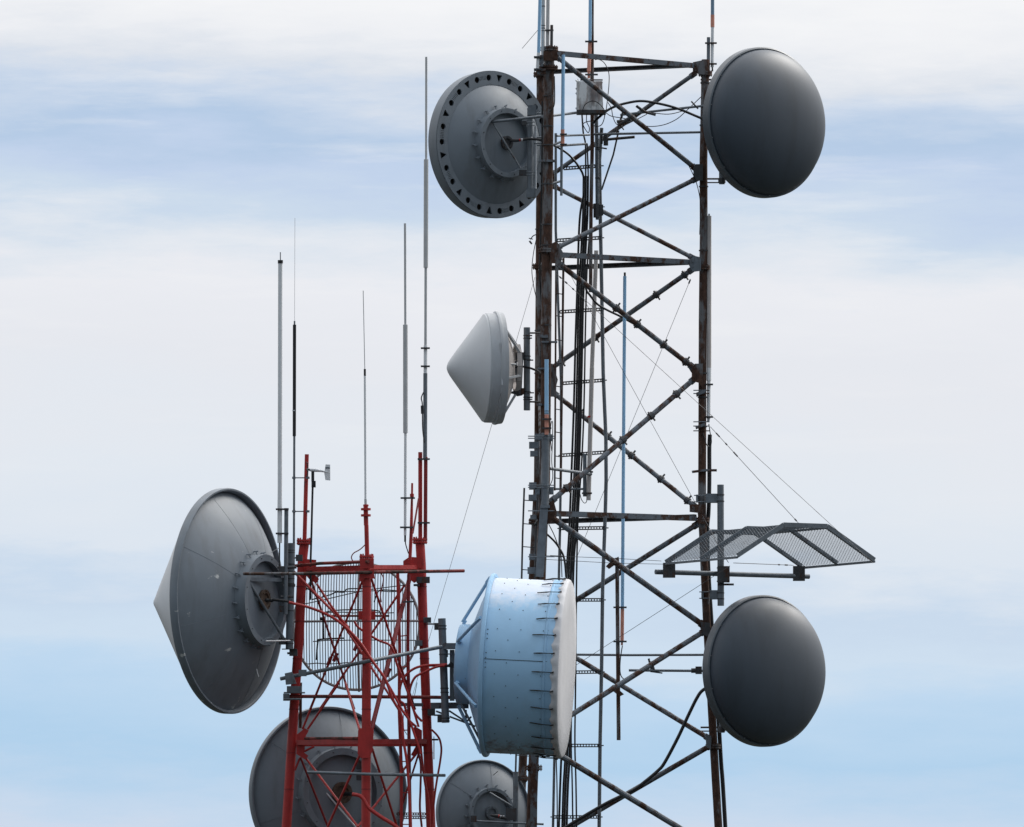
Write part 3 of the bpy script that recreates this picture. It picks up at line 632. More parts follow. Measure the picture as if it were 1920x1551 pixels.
whip('stepped grey-white whip clamped to the short red pipe', [(759.4, 419, 760, 609, 4.2, 'whip_grey', 'tip'), (760, 609, 760.2, 812, 8.6, 'whip_grey', 'rod'), (760.2, 812, 759.6, 1004, 5, 'whip_white', 'base_sleeve'), (759.6, 1004, 759.6, 1016, 3.6, 'black_rubber', 'connector')], RD - 20, ((751, 778, 934), (750, 775, 989)), GR)
cable('thin_cable', 'short black cable drooping from the stepped whip to the red beam', [(759.6, 1012), (761, 1022), (766, 1038)], 2, RD - 20)
def low5(t):
    c = MB().line(smooth_path(px([Y8(950, 1085), Y8(937, 1120), Y8(943, 1160), Y8(945, 1300), Y8(955, 1390)], RD + 52)), 2.2, 6).line(px([Y8(941, 1165), Y8(943, 1215)], RD + 52), 5, 8); c.build('cable', 'black_rubber', t)
whip('tallest stepped whip on a dark pole over the paired red posts', [(799.3, 107, 799, 300, 4.2, 'whip_grey', 'tip'), (799, 299, 798.3, 502, 8.4, 'whip_grey', 'rod'), (798.3, 502, 797.8, 648, 5, 'whip_grey', 'lower_rod'), (797.8, 648, 797.5, 700, 6.6, 'whip_white', 'base_sleeve'), (797.5, 700, 797, 862, 7.6, 'galvanized_steel', 'pole')], RD + 58, ((789, 806, 653), (789, 806, 687)), GR, low5)

whip('tiny pale antenna poking up between the right red leg and the bulging cable', [(813.6, 1381, 813.6, 1388, 1.4, 'dark_steel', 'tip'), (813.6, 1388, 813.6, 1424, 2, 'whip_white', 'rod')], RD + 90, ((810, 822, 1387),))
# ================================================================== red tower
K = thing('red_lattice_tower', 'red painted three-legged lattice tower carrying whips and dishes', 'tower', P(690, 2206, RD))
Lp = [(570.5, 1020, RD + 65), (567, 1050, RD + 65), (560.6, 1200, RD + 66), (552.7, 1307, RD + 67), (537, 1551, RD + 72), (497, 2208, RD + 90)]
Rp = [(787.5, 1018, RD + 65), (790, 1060, RD + 65), (794.5, 1200, RD + 66), (799, 1320, RD + 67), (808, 1551, RD + 72), (832, 2208, RD + 90)]
Mp = [(687.5, 1050, RD - 130), (687.5, 1200, RD - 132), (687, 1320, RD - 134), (686, 1551, RD - 140), (684, 2206, RD - 165)]
for p_, w in ((Lp, 17.5), (Rp, 17), (Mp, 16.5)):
    o = MB().line(p_, w, 20).build('leg', 'red_paint', K)
    x, y, d = p_[0]
    f = MB().band(x, y - 6, d, w * 1.6, 4, 20).band(x, y - 1, d, w * 1.6, 3, 20)
    for k in range(8):
        a = k * math.pi / 4 + .2; q = P(x, y - 4, d) + Vector((math.cos(a), math.sin(a), 0)) * w * .68 * U
        f.tube([q - ZUP * 6 * U, q + ZUP * 7 * U], 1.3 * U, 6)
    f.build('flange', 'red_paint', o)
    bb = MB()
    for yy in (1100, 1165, 1235, 1330, 1412, 1480):
        q = at(p_, yy); bb.band(q[0], yy, q[2], w * 1.07, 1.6, 20)
    bb.build('weld_band', 'dark_red_paint', o)
def red(nm, pts, w, m='red_paint', n=10): return MB().line(pts, w, n).build(nm, m, K)
red('post', [(575.3, 852, RD + 66), (571, 1014, RD + 66)], 7.6, n=14)
red('post', [(788, 848, RD + 66), (788, 1014, RD + 66)], 7.6, n=14); red('post', [(798.3, 857, RD + 58), (797.5, 1014, RD + 60)], 7, 'dark_red_paint', 14)
red('post', [(687, 985, RD - 130), (688.5, 1046, RD - 130)], 8, n=14)
pr = red('post', [(772.8, 906, RD - 10), (772.5, 928, RD - 10), (771, 1000, RD - 10), (768.5, 1050, RD - 10)], [3.8, 4, 6.4, 6.2], n=12)
MB().band(772.4, 929, RD - 10, 7.5, 6).build('collar', 'red_paint', pr)
red('strut', [(785, 935, RD + 40), (774, 1000, RD + 10)], 3.4, 'dark_red_paint')
cc_ = MB(); clamp(cc_, 783, 806, 861, RD + 58); clamp(cc_, 783, 806, 980.5, RD + 58); cc_.build('post_clamp', 'dark_steel', K)
# beams
def rbeam(a, b, h=9): return MB().channel(P(*a), P(*b), 10 * U, h * U, 1.6 * U, flip=-1).build('beam', 'red_paint', K)
rbeam((577, 1067, RD + 55), (685, 1064, RD - 126), 7.5); rbeam((690, 1063.5, RD - 126), (781, 1063.5, RD + 56), 7.5); rbeam((572, 1069, RD + 66), (785, 1068, RD + 66), 7)
rbeam((560, 1392.5, RD + 58), (684, 1390, RD - 132)); rbeam((690, 1391, RD - 132), (796, 1390, RD + 58)); rbeam((555, 1396, RD + 69), (798, 1396, RD + 69), 7)
rbeam((530, 1700, RD + 70), (812, 1700, RD + 70)); rbeam((530, 1698, RD + 66), (684, 1690, RD - 140)); rbeam((690, 1690, RD - 140), (812, 1698, RD + 66))
# loose pipes lying on the beams
red('pipe', [(545, 1062, RD + 40), (600, 1056.5, RD - 20), (691, 1053, RD - 146)], 6, 'red_brown_pipe', 12); red('pipe', [Y4(540, 503) + (RD + 40,), Y4(1060, 500) + (RD - 142,)], 5.4, 'red_brown_pipe', 12)
# gussets
def rg(pts, d): return MB().plate(pts, d, 3).build('gusset_plate', 'red_paint', K)
for q in ([(571, 1048), (593, 1050), (593, 1062), (592, 1085), (585, 1092), (571, 1076)],): rg(q, RD + 52)
rg([Y2(370, 1240), Y2(405, 1270), Y2(375, 1318), Y2(335, 1285)], RD + 48)
rg([(675, 1048), (701, 1048), (701, 1066), (675, 1066)], RD - 141); rg([Y2(800, 1180), Y2(935, 1180), Y2(945, 1270), Y2(900, 1260), Y2(840, 1265), Y2(800, 1300), Y2(790, 1275)], RD - 141)
rg([(756, 1052), (768, 1044), (790, 1046), (790, 1066), (756, 1060)], RD + 50); rg([Y3(1350, 120), Y3(1500, 130), Y3(1500, 200), Y3(1420, 240), Y3(1350, 180)], RD + 50)
rg([Y4(460, 470), Y4(500, 440), Y4(535, 410), Y4(572, 432), Y4(545, 480), Y4(530, 640), Y4(460, 640)], RD + 56); rg([Y4(490, 635), Y4(530, 630), Y4(568, 660), Y4(540, 695), Y4(455, 640)], RD + 54)
rg([Y4(1015, 430), Y4(1030, 410), Y4(1150, 410), Y4(1155, 440), Y4(1145, 620), Y4(1110, 680), Y4(1040, 680), Y4(1010, 640)], RD - 146)
rg([Y4(1505, 410), Y4(1530, 395), Y4(1590, 430), Y4(1590, 600), Y4(1520, 670), Y4(1490, 650), Y4(1540, 560)], RD + 56)
# bracing rods: between the middle leg and the outer legs, and across the rear face
def rr(a, b, w=4.0, m='red_paint'): return MB().line([a, b], w, 8).build('brace_rod', m, K)
dl, dm = RD + 60, RD - 132
rr(Y3(410, 250) + (dl,), Y3(1260, 1551) + (dm + 90,), 4.4); rr(Y3(345, 190) + (dl + 6,), Y3(800, 1551) + (dl + 6,), 4.2, 'dark_red_paint')
rr(Y3(885, 215) + (dm,), Y3(340, 1551) + (dl,), 4.2); rr(Y3(975, 190) + (dm,), Y3(1430, 1551) + (dl,), 4.4)
rr(Y3(1320, 265) + (dl,), Y3(440, 1551) + (dl + 10,), 4.2); rr(Y3(160, 110) + (dl - 40,), Y3(740, 700) + (dm + 60,), 5)
rr((769, 1080, dl), (696, 1370, dm + 6), 8.5, 'dark_red_paint')
rr(Y4(680, 0) + (dl,), Y4(515, 420) + (dl,), 4.2); rr(Y4(845, 0) + (dl,), Y4(560, 420) + (dl + 6,), 4.2); rr(Y4(900, 0) + (dl,), Y4(1030, 430) + (dm,), 4.6)
rr(Y4(495, 670) + (dl,), Y4(745, 1301) + (dl + 60,), 4.2, 'dark_red_paint'); rr(Y4(545, 680) + (dl,), Y4(1015, 1301) + (dm + 20,), 4.4); rr(Y4(1035, 640) + (dm,), Y4(740, 1301) + (dm + 80,), 4.6)
rr(Y4(1140, 590) + (dm,), Y4(1365, 1301) + (dl - 40,), 4.4); rr(Y4(1540, 640) + (dl,), Y4(1010, 1301) + (dm + 30,), 4.4); rr(Y4(1560, 640) + (dl + 10,), Y4(1390, 1170) + (dl + 40,), 3.6, 'dark_red_paint')
rr(Y4(495, 670) + (dl + 4,), Y4(445, 790) + (dl + 4,), 4); rr(Y4(530, 620) + (dl,), Y4(620, 575) + (dl,), 4)
for (a, b) in (((745, 1301), (690, 1440)), ((740, 1301), (560, 1720)), ((1015, 1301), (1400, 1800)), ((1010, 1301), (560, 1800)), ((1365, 1301), (1600, 1800))): rr(Y4(*a) + (dl,), Y4(*b) + (dl,), 4.2)
tb = MB()
for (x, y) in ((538, 1050), (600, 1010), (815, 900), (860, 930), (1150, 1170)): X, Yy = Y3(x, y); tb.line([(X - 3, Yy + 8, dl - 6), (X + 4, Yy - 8, dl - 6)], 6.5, 8)
tb.build('turnbuckle', 'dark_red_paint', K)
# inner climbing posts with rungs
lad = MB()
red('ladder_rail', [Y3(1250, 140) + (RD + 20,), Y3(1270, 900) + (RD + 20,), Y3(1265, 1551) + (RD + 20,), Y4(1405, 800) + (RD + 20,), Y4(1405, 1500) + (RD + 20,)], 6)
red('ladder_rail', [Y3(1365, 150) + (RD + 20,), Y3(1355, 900) + (RD + 20,), Y3(1365, 1551) + (RD + 20,), Y4(1475, 800) + (RD + 20,), Y4(1490, 1500) + (RD + 20,)], 6.5, 'dark_red_paint')
for (x0, x1, y0, y1) in ((1245, 1300, 465, 460), (1250, 1340, 795, 785), (1270, 1345, 1110, 1110)): MB().line([Y3(x0, y0) + (RD + 20,), Y3(x1, y1) + (RD + 20,)], 2.4, 6).build('rung', 'red_paint', K)
for y in (428, 710, 992, 1276): MB().line([Y4(1400, y) + (RD + 20,), Y4(1480, y) + (RD + 20,)], 2.2, 6).build('rung', 'red_paint', K)
bk = MB().plate([Y3(1300, 430), Y3(1420, 425), Y3(1420, 440), Y3(1300, 446)], RD + 10, 8).box(*Y2(1350, 1250), *Y2(1478, 1310), RD + 50, 14).box(*Y2(1320, 1320), *Y2(1380, 1340), RD + 50, 8)
bk.build('bracket', 'dark_steel', K)
ub = MB()
for (x, y) in ((1530, 625), (1440, 865)): X, Yy = Y3(x, y); ub.box(X - 2, Yy - 5, X + 12, Yy + 5, RD + 58, 12)
ub.build('bracket', 'galvanized_steel', K)
# perforated mounting channels low on the right leg
for y in (1183, 1215):
    x0, yy = Y4(1365, y); x1, _ = Y4(1620, y); mb = MB(); mb.bar(P(x0, yy - 1.9, RD + 40), P(x1, yy - 1.9, RD + 40), 5 * U, 1.7 * U); mb.bar(P(x0, yy + 1.9, RD + 40), P(x1, yy + 1.9, RD + 40), 5 * U, 1.7 * U)
    for i in range(13): x = x0 + (x1 - x0) * i / 12; mb.bar(P(x, yy - 2, RD + 40), P(x, yy + 2, RD + 40), 2 * U, 2 * U, Vector((0, 1, 0)))
    mb.build('slotted_channel', 'galvanized_steel' if y > 1200 else 'red_brown_pipe', K)
# horizontal pipes across the tower
hp = [('long red-brown pipe laid level across the red tower below its top beam', [(570, 1075.8, RD - 122), (680, 1073.5, RD - 150), (870, 1070.5, RD - 40)], 6.2, 'red_brown_pipe'),
      ('grey pipe rising across the red tower from the outer leg to the drum mount', [(526, 1273, RD - 30), (560, 1266, RD - 40), (700, 1238, RD - 160), (828, 1213, RD - 40)], 7, 'galvanized_steel'),
      ('brown and red pipe level across the red tower under the grid antenna', [(533, 1306, RD + 40), (640, 1306, RD + 40), (860, 1308, RD + 40)], 6.6, 'red_brown_pipe'),
      ('grey pipe end level across the rear dish hub and out past the red tower', [(576, 1448, RD - 150), (700, 1452, RD - 160), (834, 1454, RD - 60)], 5.6, 'galvanized_steel')]
for lb, pts, w, m in hp:
    o = MB().line(pts, w, 14).build('cross_pipe', m, None, P(*pts[0])); tag(o, lb, 'pipe', 'level pipes across the red tower')
    if 'red-brown' in lb: MB().line([(456, 1076, RD - 110), (570.2, 1075.8, RD - 122)], 5.6, 14).build('bare_section', 'rusty_steel', o)
    if m == 'galvanized_steel': MB().line([pts[-1], (pts[-1][0] + .8, pts[-1][1], pts[-1][2])], w * .62, 10).build('pipe_end', 'black_rubber', o)
cl = MB().plate([(534, 1263), (548, 1260), (556, 1282), (536, 1284)], RD - 44, 14).box(560, 1256, 575, 1268, RD - 50, 12).box(538, 1287, 566, 1300, RD + 40, 24).rod(532, 572, 1299, RD + 30, 3).box(531, 1301, 543, 1314, RD + 36, 12).rod(531, 565, 1311, RD + 30, 4)
cl.build('leg_clamp', 'galvanized_steel', K)
# red cables
RG = 'red painted cables looping through the red tower'
cable('feeder_cable', 'red cable swinging from the left dish across the tower to the lower joint', [Y3(120, 440), Y3(350, 500), Y3(560, 590), Y3(720, 710), Y3(860, 860), Y3(980, 1040), Y3(1120, 1240), Y3(1200, 1450), Y3(1290, 1620), Y4(1420, 500), Y4(1455, 720), Y4(1475, 1000), Y4(1490, 1301), Y4(1500, 1600)], 5, RD - 170, 'red_paint', RG)
cable('feeder_cable', 'second red cable running beside the first below the grid antenna bar', [Y3(560, 480), Y3(720, 690), Y3(830, 850), Y3(950, 1000), Y3(1080, 1180), Y3(1200, 1380), Y3(1290, 1551), Y4(1480, 350), Y4(1540, 520), Y4(1580, 640)], 4.4, RD - 164, 'red_paint', RG)
cable('feeder_cable', 'red cable wavering from the grid antenna hub behind the middle leg to the joint', [Y3(800, 640), Y3(840, 700), Y3(950, 775), Y3(1060, 840), Y3(1160, 880), Y3(1210, 960), Y3(1240, 1080), Y3(1300, 1230), Y3(1400, 1500), Y4(1500, 200), Y4(1560, 400)], 4.2, RD - 60, 'red_paint', RG)
cable('feeder_cable', 'upper red cable arching from the drum mount down into the tower', [(838, 1246), Y3(1680, 1090), Y3(1560, 1095), Y3(1440, 1120), Y3(1340, 1190), Y3(1280, 1300), Y3(1270, 1450), Y4(1430, 200), Y4(1470, 330), Y4(1540, 400)], 4.6, RD - 20, 'red_paint', RG)
cable('feeder_cable', 'lower red cable arching from the drum mount down to the middle joint', [(834, 1248), Y3(1640, 1115), Y3(1520, 1170), Y3(1430, 1220), Y3(1380, 1330), Y3(1370, 1450), Y4(1490, 180), Y4(1530, 280), Y4(1590, 350)], 4.4, RD - 30, 'red_paint', RG)
cable('feeder_cable', 'red cable bulging outside the right leg at the lower joint', [A6(625, 505), A6(680, 560), A6(715, 620), A6(730, 720), A6(715, 860), A6(685, 1030), A6(660, 1200), A6(640, 1400), A6(630, 1551)], 3.8, RD + 50, 'red_paint', RG)
cable('feeder_cable', 'thick red cable bending from the rear dish feed down past the middle leg', [Y4(960, 1005), Y4(1020, 1015), Y4(1060, 1045), Y4(1090, 1100), Y4(1130, 1145), Y4(1230, 1215), Y4(1350, 1290), Y4(1480, 1400)], 7, RD - 165, 'red_paint', RG)
cable('feeder_cable', 'red cable close along the right leg below the joint', [A6(500, 560), A6(510, 700), A6(530, 900), A6(560, 1100), A6(590, 1250), A6(600, 1400), A6(605, 1551)], 4.6, RD + 40, 'red_paint', RG)
cable('feeder_cable', 'red cable hanging inside the right leg between joint and slotted channel', [A6(460, 620), A6(490, 780), A6(510, 900), A6(505, 1150), A6(500, 1350), A6(520, 1551)], 4.0, RD + 30, 'dark_red_paint', RG)
cable('thin_cable', 'thin black cable rising behind the bars of the grid antenna to the right leg', [Y3(230, 470), Y3(500, 410), Y3(900, 320), Y3(1330, 260)], 1.8, RD + 52)
cable('thin_cable', 'thin red cable curving from the beam beside the middle leg', [Y3(1080, 140), Y3(1102, 200), Y3(1080, 310), Y3(1070, 370), Y3(1080, 440)], 2.2, RD - 100, 'dark_red_paint')
cable('thin_cable', 'thin cable dropping in a loop from the red middle post to the beam', [Y2(850, 940), Y2(800, 985), Y2(740, 1020), Y2(718, 1060), Y2(730, 1095)], 2, RD - 128, 'dark_red_paint')
cable('thin_cable', 'thin grey line hanging between the inner posts by the lower joint', [A6(470, 0), A6(425, 190), A6(335, 300), A6(325, 480), A6(360, 560)], 1.2, RD + 70)
# ================================================================== wind sensor
ws = thing('wind_sensor', 'white wind vane with propeller on a thin black pole', 'wind sensor', P(583, 1060, RD + 40))
wd = RD + 40
MB().line([(581, 881, wd), (590, 881.5, wd), (602, 883, wd), (619, 886.5, wd)], [5.6, 7, 4.6, 1.8], 14).build('body', 'whip_white', ws)
MB().prism([P(*Y2(468, 160), wd), P(*Y2(512, 162), wd), P(*Y2(513, 316), wd), P(*Y2(466, 312), wd), P(*Y2(455, 245), wd)], (0, 1.2 * U, 0)).build('tail_fin', 'whip_white', ws)
MB().box(610, 876, 618, 878.5, wd - 1, .6).build('fin_mark', 'galvanized_steel', ws)
pr_ = MB().line([(581, 881, wd), (577, 880.5, wd)], [5, 1.6], 10)
for a in (100, 190, 280, 10):
    c_, s_ = math.cos(R(a)), math.sin(R(a)); p0 = P(578, 880.5, wd); e_ = Vector((-.18, c_, s_)); f_ = Vector((.35, -s_, c_))
    pr_.prism([p0 + f_ * 1.2 * U, p0 + e_ * 13 * U + f_ * 3.4 * U, p0 + e_ * 14 * U - f_ * 2.6 * U, p0 - f_ * 1.2 * U], (.8 * U, 0, 0))
pr_.build('propeller', 'black_rubber', ws)
MB().line([(586.5, 884, wd), (586.5, 903, wd)], 5.6, 12).box(584, 902, 592, 914, wd - 2, 8).build('sensor_head', 'black_rubber', ws)
MB().line([(586.5, 903, wd), (585.5, 940, wd), (584, 1000, wd), (582.5, 1048, wd), (582, 1125, wd)], 3.8, 10).build('pole', 'black_rubber', ws)

# ================================================================== dishes
class Fr:
    def __init__(s, x, y, d, a):
        s.O = P(x, y, d); s.a = Vector(a).normalized(); s.e1 = s.a.cross(ZUP).normalized(); s.e2 = s.e1.cross(s.a)
    def pt(s, r, t, h): return s.O + (s.e1 * math.cos(t) + s.e2 * math.sin(t)) * r * U + s.a * h * U
    def lathe(s, mb, prof, n=72, closed=False): return mb.lathe([(max(r, .01) * U, h * U) for r, h in prof], s.O, s.a, n, closed)
def para(r0, h0, r1, h1, k=12):
    """paraboloid profile from rim (r0, h0) to (r1, h1)"""
    o = []
    for i in range(k + 1):
        r = r0 + (r1 - r0) * i / k; t = (r0 ** 2 - r ** 2) / (r0 ** 2 - r1 ** 2); o.append((r, h0 + (h1 - h0) * t))
    return o
GD = 'microwave dishes'
def hub(fr, root, r, h0, h1, w, m, lugs, feed, feedr, wire=False):
    """raised ring, recessed plate, lugs round the ring and the feed in its middle"""
    ring = fr.lathe(MB(), [(r, h0), (r, h1), (r - w, h1), (r - w - .5, h1 + 13)], 64).build('hub_ring', m, root)
    fr.lathe(MB(), [(r - w - .3, h1 + 12), (r * .5, h1 + 9), (.01, h1 + 6)], 64).build('hub_plate', m, root)
    lg = MB()
    for i in range(lugs):
        t = 2 * math.pi * (i + .3) / lugs
        a = fr.pt(r, t, (h0 + h1) / 2 + 2); b = fr.pt(r + 6, t, (h0 + h1) / 2 + 4)
        lg.bar(a, b, 4 * U, 1.6 * U, fr.a); lg.tube([fr.pt(r + 5.5, t - .02, h0 + 1), fr.pt(r + 6.5, t + .02, (h0 + h1) / 2 - 1)], 1.0 * U, 6)
    lg.build('ring_lug', m, ring)
    bt = MB()
    for i in range(12):
        t = 2 * math.pi * (i + .5) / 12; bt.tube([fr.pt(r - w / 2, t, h1 + 1), fr.pt(r - w / 2, t, h1 - 1)], 1.0 * U, 6)
    bt.build('ring_bolt', 'dark_steel', ring)
    fb = fr.lathe(MB(), [(feedr, h1 + 6), (feedr, h1 + 1), (feedr * .66, h1 + 1), (feedr * .62, h1 + 4), (.01, h1 + 4)], 32)
    for i in range(8):
        t = 2 * math.pi * i / 8; fb.tube([fr.pt(feedr * .84, t, h1 + 2), fr.pt(feedr * .84, t, h1 - 1)], 1.1 * U, 6)
    f = fb.build('feed_flange', feed, root)
    return f
def seams(fr, root, prof, m, n):
    for i in range(n):
        th = 2 * math.pi * (i + .37) / n
        MB().tube([fr.pt(r, th, h - .1) for r, h in prof], .28 * U, 5).build('seam', m, root)
def dish(name, label, x, y, d, a, cat='dish antenna'):
    fr = Fr(x, y, d, a); r = thing(name, label, cat, fr.O, GD); return fr, r
def s2(p, d): return (p[0], p[1], d)

# --- 1 grey dish with a perforated rim, seen from behind, top of the grey tower
d1 = -60; az = R(39)
fr, t = dish('perforated_dish', 'grey dish with a rim full of round and triangular holes at the tower top', 925, 271, d1, (-math.sin(az), math.cos(az), 0))
RO, RI = 138, 113
fl = fr.lathe(MB(), [(RO, -3), (RO, 0.5), (RI - 1, .5), (RI - 1, -3)], 96, True).build('rim_flange', 'dish_grey', t)
cut = MB()
for i in range(10):
    t0 = 2 * math.pi * (i + .35) / 10
    for dt_ in (.20, .43):
        q = fr.pt((RO + RI) / 2, t0 + dt_, 0); cut.tube([q - fr.a * 8 * U, q + fr.a * 8 * U], 5.9 * U, 16)
    r0, r1 = RI + 6, RO - 6
    cut.prism([fr.pt(r0, t0 - .01, 0), fr.pt(r1, t0 - .052, 0), fr.pt(r1, t0 + .052, 0), fr.pt(r0, t0 + .012, 0)], fr.a * 16 * U)
    for k in range(5):                                             # small vent slots
        c0 = t0 + .265 + k * .025
        cut.prism([fr.pt(122, c0 - .004, 0), fr.pt(130, c0 - .004, 0), fr.pt(130, c0 + .004, 0), fr.pt(122, c0 + .004, 0)], fr.a * 16 * U)
co = cut.build('cutter', None, None, fr.O)
bo = fl.modifiers.new('holes', 'BOOLEAN'); bo.operation = 'DIFFERENCE'; bo.solver = 'EXACT'; bo.object = co
dg = bpy.context.evaluated_depsgraph_get(); me = bpy.data.meshes.new_from_object(fl.evaluated_get(dg)); fl.modifiers.clear(); fl.data = me
bpy.data.objects.remove(co)
for p_ in fl.data.polygons: p_.use_smooth = False
fr.lathe(MB(), [(RO - .4, 0.6), (RO + .6, -2), (RO + 1, 2), (RO - 1, 24), (RO - 4, 26), (RO - 6, 24), (RO - 3, 4)], 96).build('rim', 'dish_grey', t)
fr.lathe(MB(), para(RI - 1, -2, 62, -30)[::-1][0:0] + para(RI - .2, -1.5, 50, -31), 96).build('reflector', 'dish_grey', t)
fr.lathe(MB(), [(RI + 1, 7), (RO - 4, 7)], 96).build('rim_backing', 'dark_steel', t)
fr.lathe(MB(), [(RO - 5, 24), (RO * .8, 34), (RO * .4, 44), (.01, 47)], 96).build('radome', 'light_grey_paint', t)
f = hub(fr, t, 65, -26, -44, 9, 'dish_grey', 18, 'dark_steel', 13)
MB().line(smooth_path([s2(B1(600, 650), d1 - 46), s2(B1(690, 650), d1 - 52), s2(B1(760, 638), d1 - 54), s2(B1(900, 625), d1 - 60), s2(B1(1060, 640), d1 - 70)]), 5.4, 10).build('feed_cable', 'black_rubber', t)
bnd = MB()
for q, w in ((B1(765, 640), 6), (B1(912, 622), 6)): bnd.line([(q[0] - 1.6, q[1], d1 - 56), (q[0] + 1.6, q[1], d1 - 56)], w, 10)
bnd.build('cable_band', 'sail_white', t); MB().line([s2(B1(728, 643), d1 - 53.5), s2(B1(745, 641), d1 - 54)], 5.8, 10).build('cable_band', 'red_paint', t)
mp = MB().line([s2(B1(883, 180), d1 - 40), s2(B1(880, 1400), d1 - 40)], 10.5, 16).build('mount_pipe', 'galvanized_steel', t)
MB().line([s2(B1(965, 440), d1 - 20), s2(B1(960, 1350), d1 - 20)], 5, 12).build('mount_pipe', 'bright_steel', t)
bx = MB().box(*B1(852, 140), *B1(975, 285), d1 - 42, 16); bx.build('bracket', 'galvanized_steel', t); MB().box(*B1(830, 1350), *B1(965, 1480), d1 - 42, 16).build('bracket', 'galvanized_steel', t)
MB().box(*B1(765, 365), *B1(845, 430), d1 - 36, 12).box(*B1(722, 1080), *B1(835, 1160), d1 - 36, 12).box(*B1(200, 360), *B1(290, 430), d1 - 40, 10).build('clamp_block', 'dark_steel', t)
sc_ = MB()
for y in (380, 425, 1105, 1150): sc_.rod(B1(830, 0)[0], B1(955, 0)[0], 180 + y * .12893, d1 - 50, 1.8)
for q in ((940, 690), (980, 255), (980, 600), (980, 720)): sc_.rod(B1(q[0], 0)[0], B1(q[0], 0)[0] + 16, 180 + q[1] * .12893, d1 - 46, 3)
sc_.build('u_bolt', 'galvanized_steel', mp)
MB().line([s2(B1(200, 388), d1 - 46), s2(B1(620, 345), d1 - 60), s2(B1(1060, 295), -186)], 5.4, 12).build('sway_bar', 'galvanized_steel', t)
MB().line([s2(B1(345, 400), d1 - 48), s2(B1(750, 1060), d1 - 46)], 3.2, 10).build('strut', 'galvanized_steel', t)

# --- 2, 6 dark dome dishes facing out to the right
def dome(label, x, y, d, roll):
    az = R(38.5); a = Vector((math.sin(az), -math.cos(az), 0))
    fr, t = dish('dome_dish', label, x, y, d, a); RR = 142.0
    fr.lathe(MB(), [(RR - 6, 2), (RR - 3, 3.4), (RR - .5, 2), (RR, -2), (RR, -14), (RR - 3, -16), (RR - 5, -14)], 120).build('rim', 'radome_rim', t)
    prof = []
    for i in range(25):
        u = i / 24 * math.pi / 2
        prof.append(((RR - 5.5) * math.cos(u) ** .92, 1.0 + 60 * math.sin(u) ** 1.0))
    fr.lathe(MB(), prof, 120).build('radome', 'radome_grey', t)
    fr.lathe(MB(), para(RR - 5, -13, .01, -62), 96).build('reflector', 'dish_grey', t)
    rv = MB()
    for i in range(14):
        th = 2 * math.pi * (i + .4) / 14; rv.tube([fr.pt(RR - 4, th, 2), fr.pt(RR - 4, th, 4.6)], .75 * U, 6)
    rv.build('rivet', 'weathered_zinc', t)
    fr.lathe(MB(), [(40, -52), (40, -66), (.01, -68)], 40).build('hub_plate', 'dish_grey', t)
    MB().line([(x - 82, y - 90, d + 30), (x - 82, y + 116, d + 30)], 11, 14).build('mount_pipe', 'galvanized_steel', t)
    MB().line([(x - 82, y - 40, d + 30), (x - 44, y - 30, d + 44)], 8).line([(x - 82, y + 45, d + 30), (x - 44, y + 32, d + 44)], 8).build('bracket', 'galvanized_steel', t)
    c = MB()
    for yy in (y + 106, y - 80): c.rod(x - 122, x - 76, yy, 18, 3.5).rod(x - 122, x - 76, yy + 7, 18, 2.5).band(x - 82, yy + 3, d + 30, 14, 9)
    c.build('pipe_clamp', 'dark_steel', t)
    return fr, t
fr2, t2 = dome('dark grey domed dish high on the single leg, level with the tower top', 1435.5, 229.5, -60, 0)
MB().line([(1315, 248, 0), (1350, 247, -10)], 4).build('sway_bar', 'galvanized_steel', t2); MB().line([(1112, 252, 20), (1316, 248, -2)], 4.6, 10).build('sway_bar', 'galvanized_steel', t2)
sb = MB().line([s2(Z2(10, 760), -6), s2(Z2(545, 702), -6), (1345, 197, -20)], 4.6, 10).build('sway_bar', 'galvanized_steel', t2)
j = MB().line([s2(Z2(120, 700), -10), s2(Z2(190, 750), -10)], 4, 8).line([s2(Z2(170, 740), -10), s2(Z2(245, 760), -10)], 5, 8).line([s2(Z2(480, 670), -8), s2(Z2(525, 720), -8)], 3, 6).line([s2(Z2(20, 770), -8), s2(Z2(30, 715), -8)], 3, 6)
for p0, p1, w in (((1160, 950), (1130, 1100), 3), ((1060, 1150), (1180, 1140), 6), ((1100, 1180), (1160, 1270), 2.5), ((1340, 920), (1460, 1010), 5), ((1080, 1200), (1240, 1100), 7), ((1230, 1160), (1280, 1140), 3)): j.line([s2(A1(*p0), -8), s2(A1(*p1), -6)], w, 8)
j.build('bar_clamp', 'dark_steel', sb)
fr6, t6 = dome('dark grey domed dish low on the single leg, under the ice shield', 1435.5, 1258, -60, 0)
MB().line([(1010, 1227, 140), (1180, 1228.5, 60), (1318, 1228, -2), (1345, 1228, -20)], 4.6, 10).build('sway_bar', 'galvanized_steel', t6)
sb = MB().line([(1179, 1257, -14), (1300, 1258, -14), (1345, 1258, -24)], 5, 10).build('sway_bar', 'galvanized_steel', t6)
MB().line([(1296, 1257.5, -14), (1304, 1257.5, -14)], 9, 8).box(1304, 1250, 1316, 1264, -14, 12).line([s2(Y7(580, 510), -12), s2(Y7(600, 590), -12)], 4, 8).line([s2(Y7(570, 555), -12), s2(Y7(625, 545), -12)], 3, 6).line([s2(Y7(590, 590), -12), s2(Y7(665, 600), -12)], 3, 6).line([(1221, 1240, -14), (1226, 1256, -14)], 5, 8).build('bar_clamp', 'dark_steel', sb)

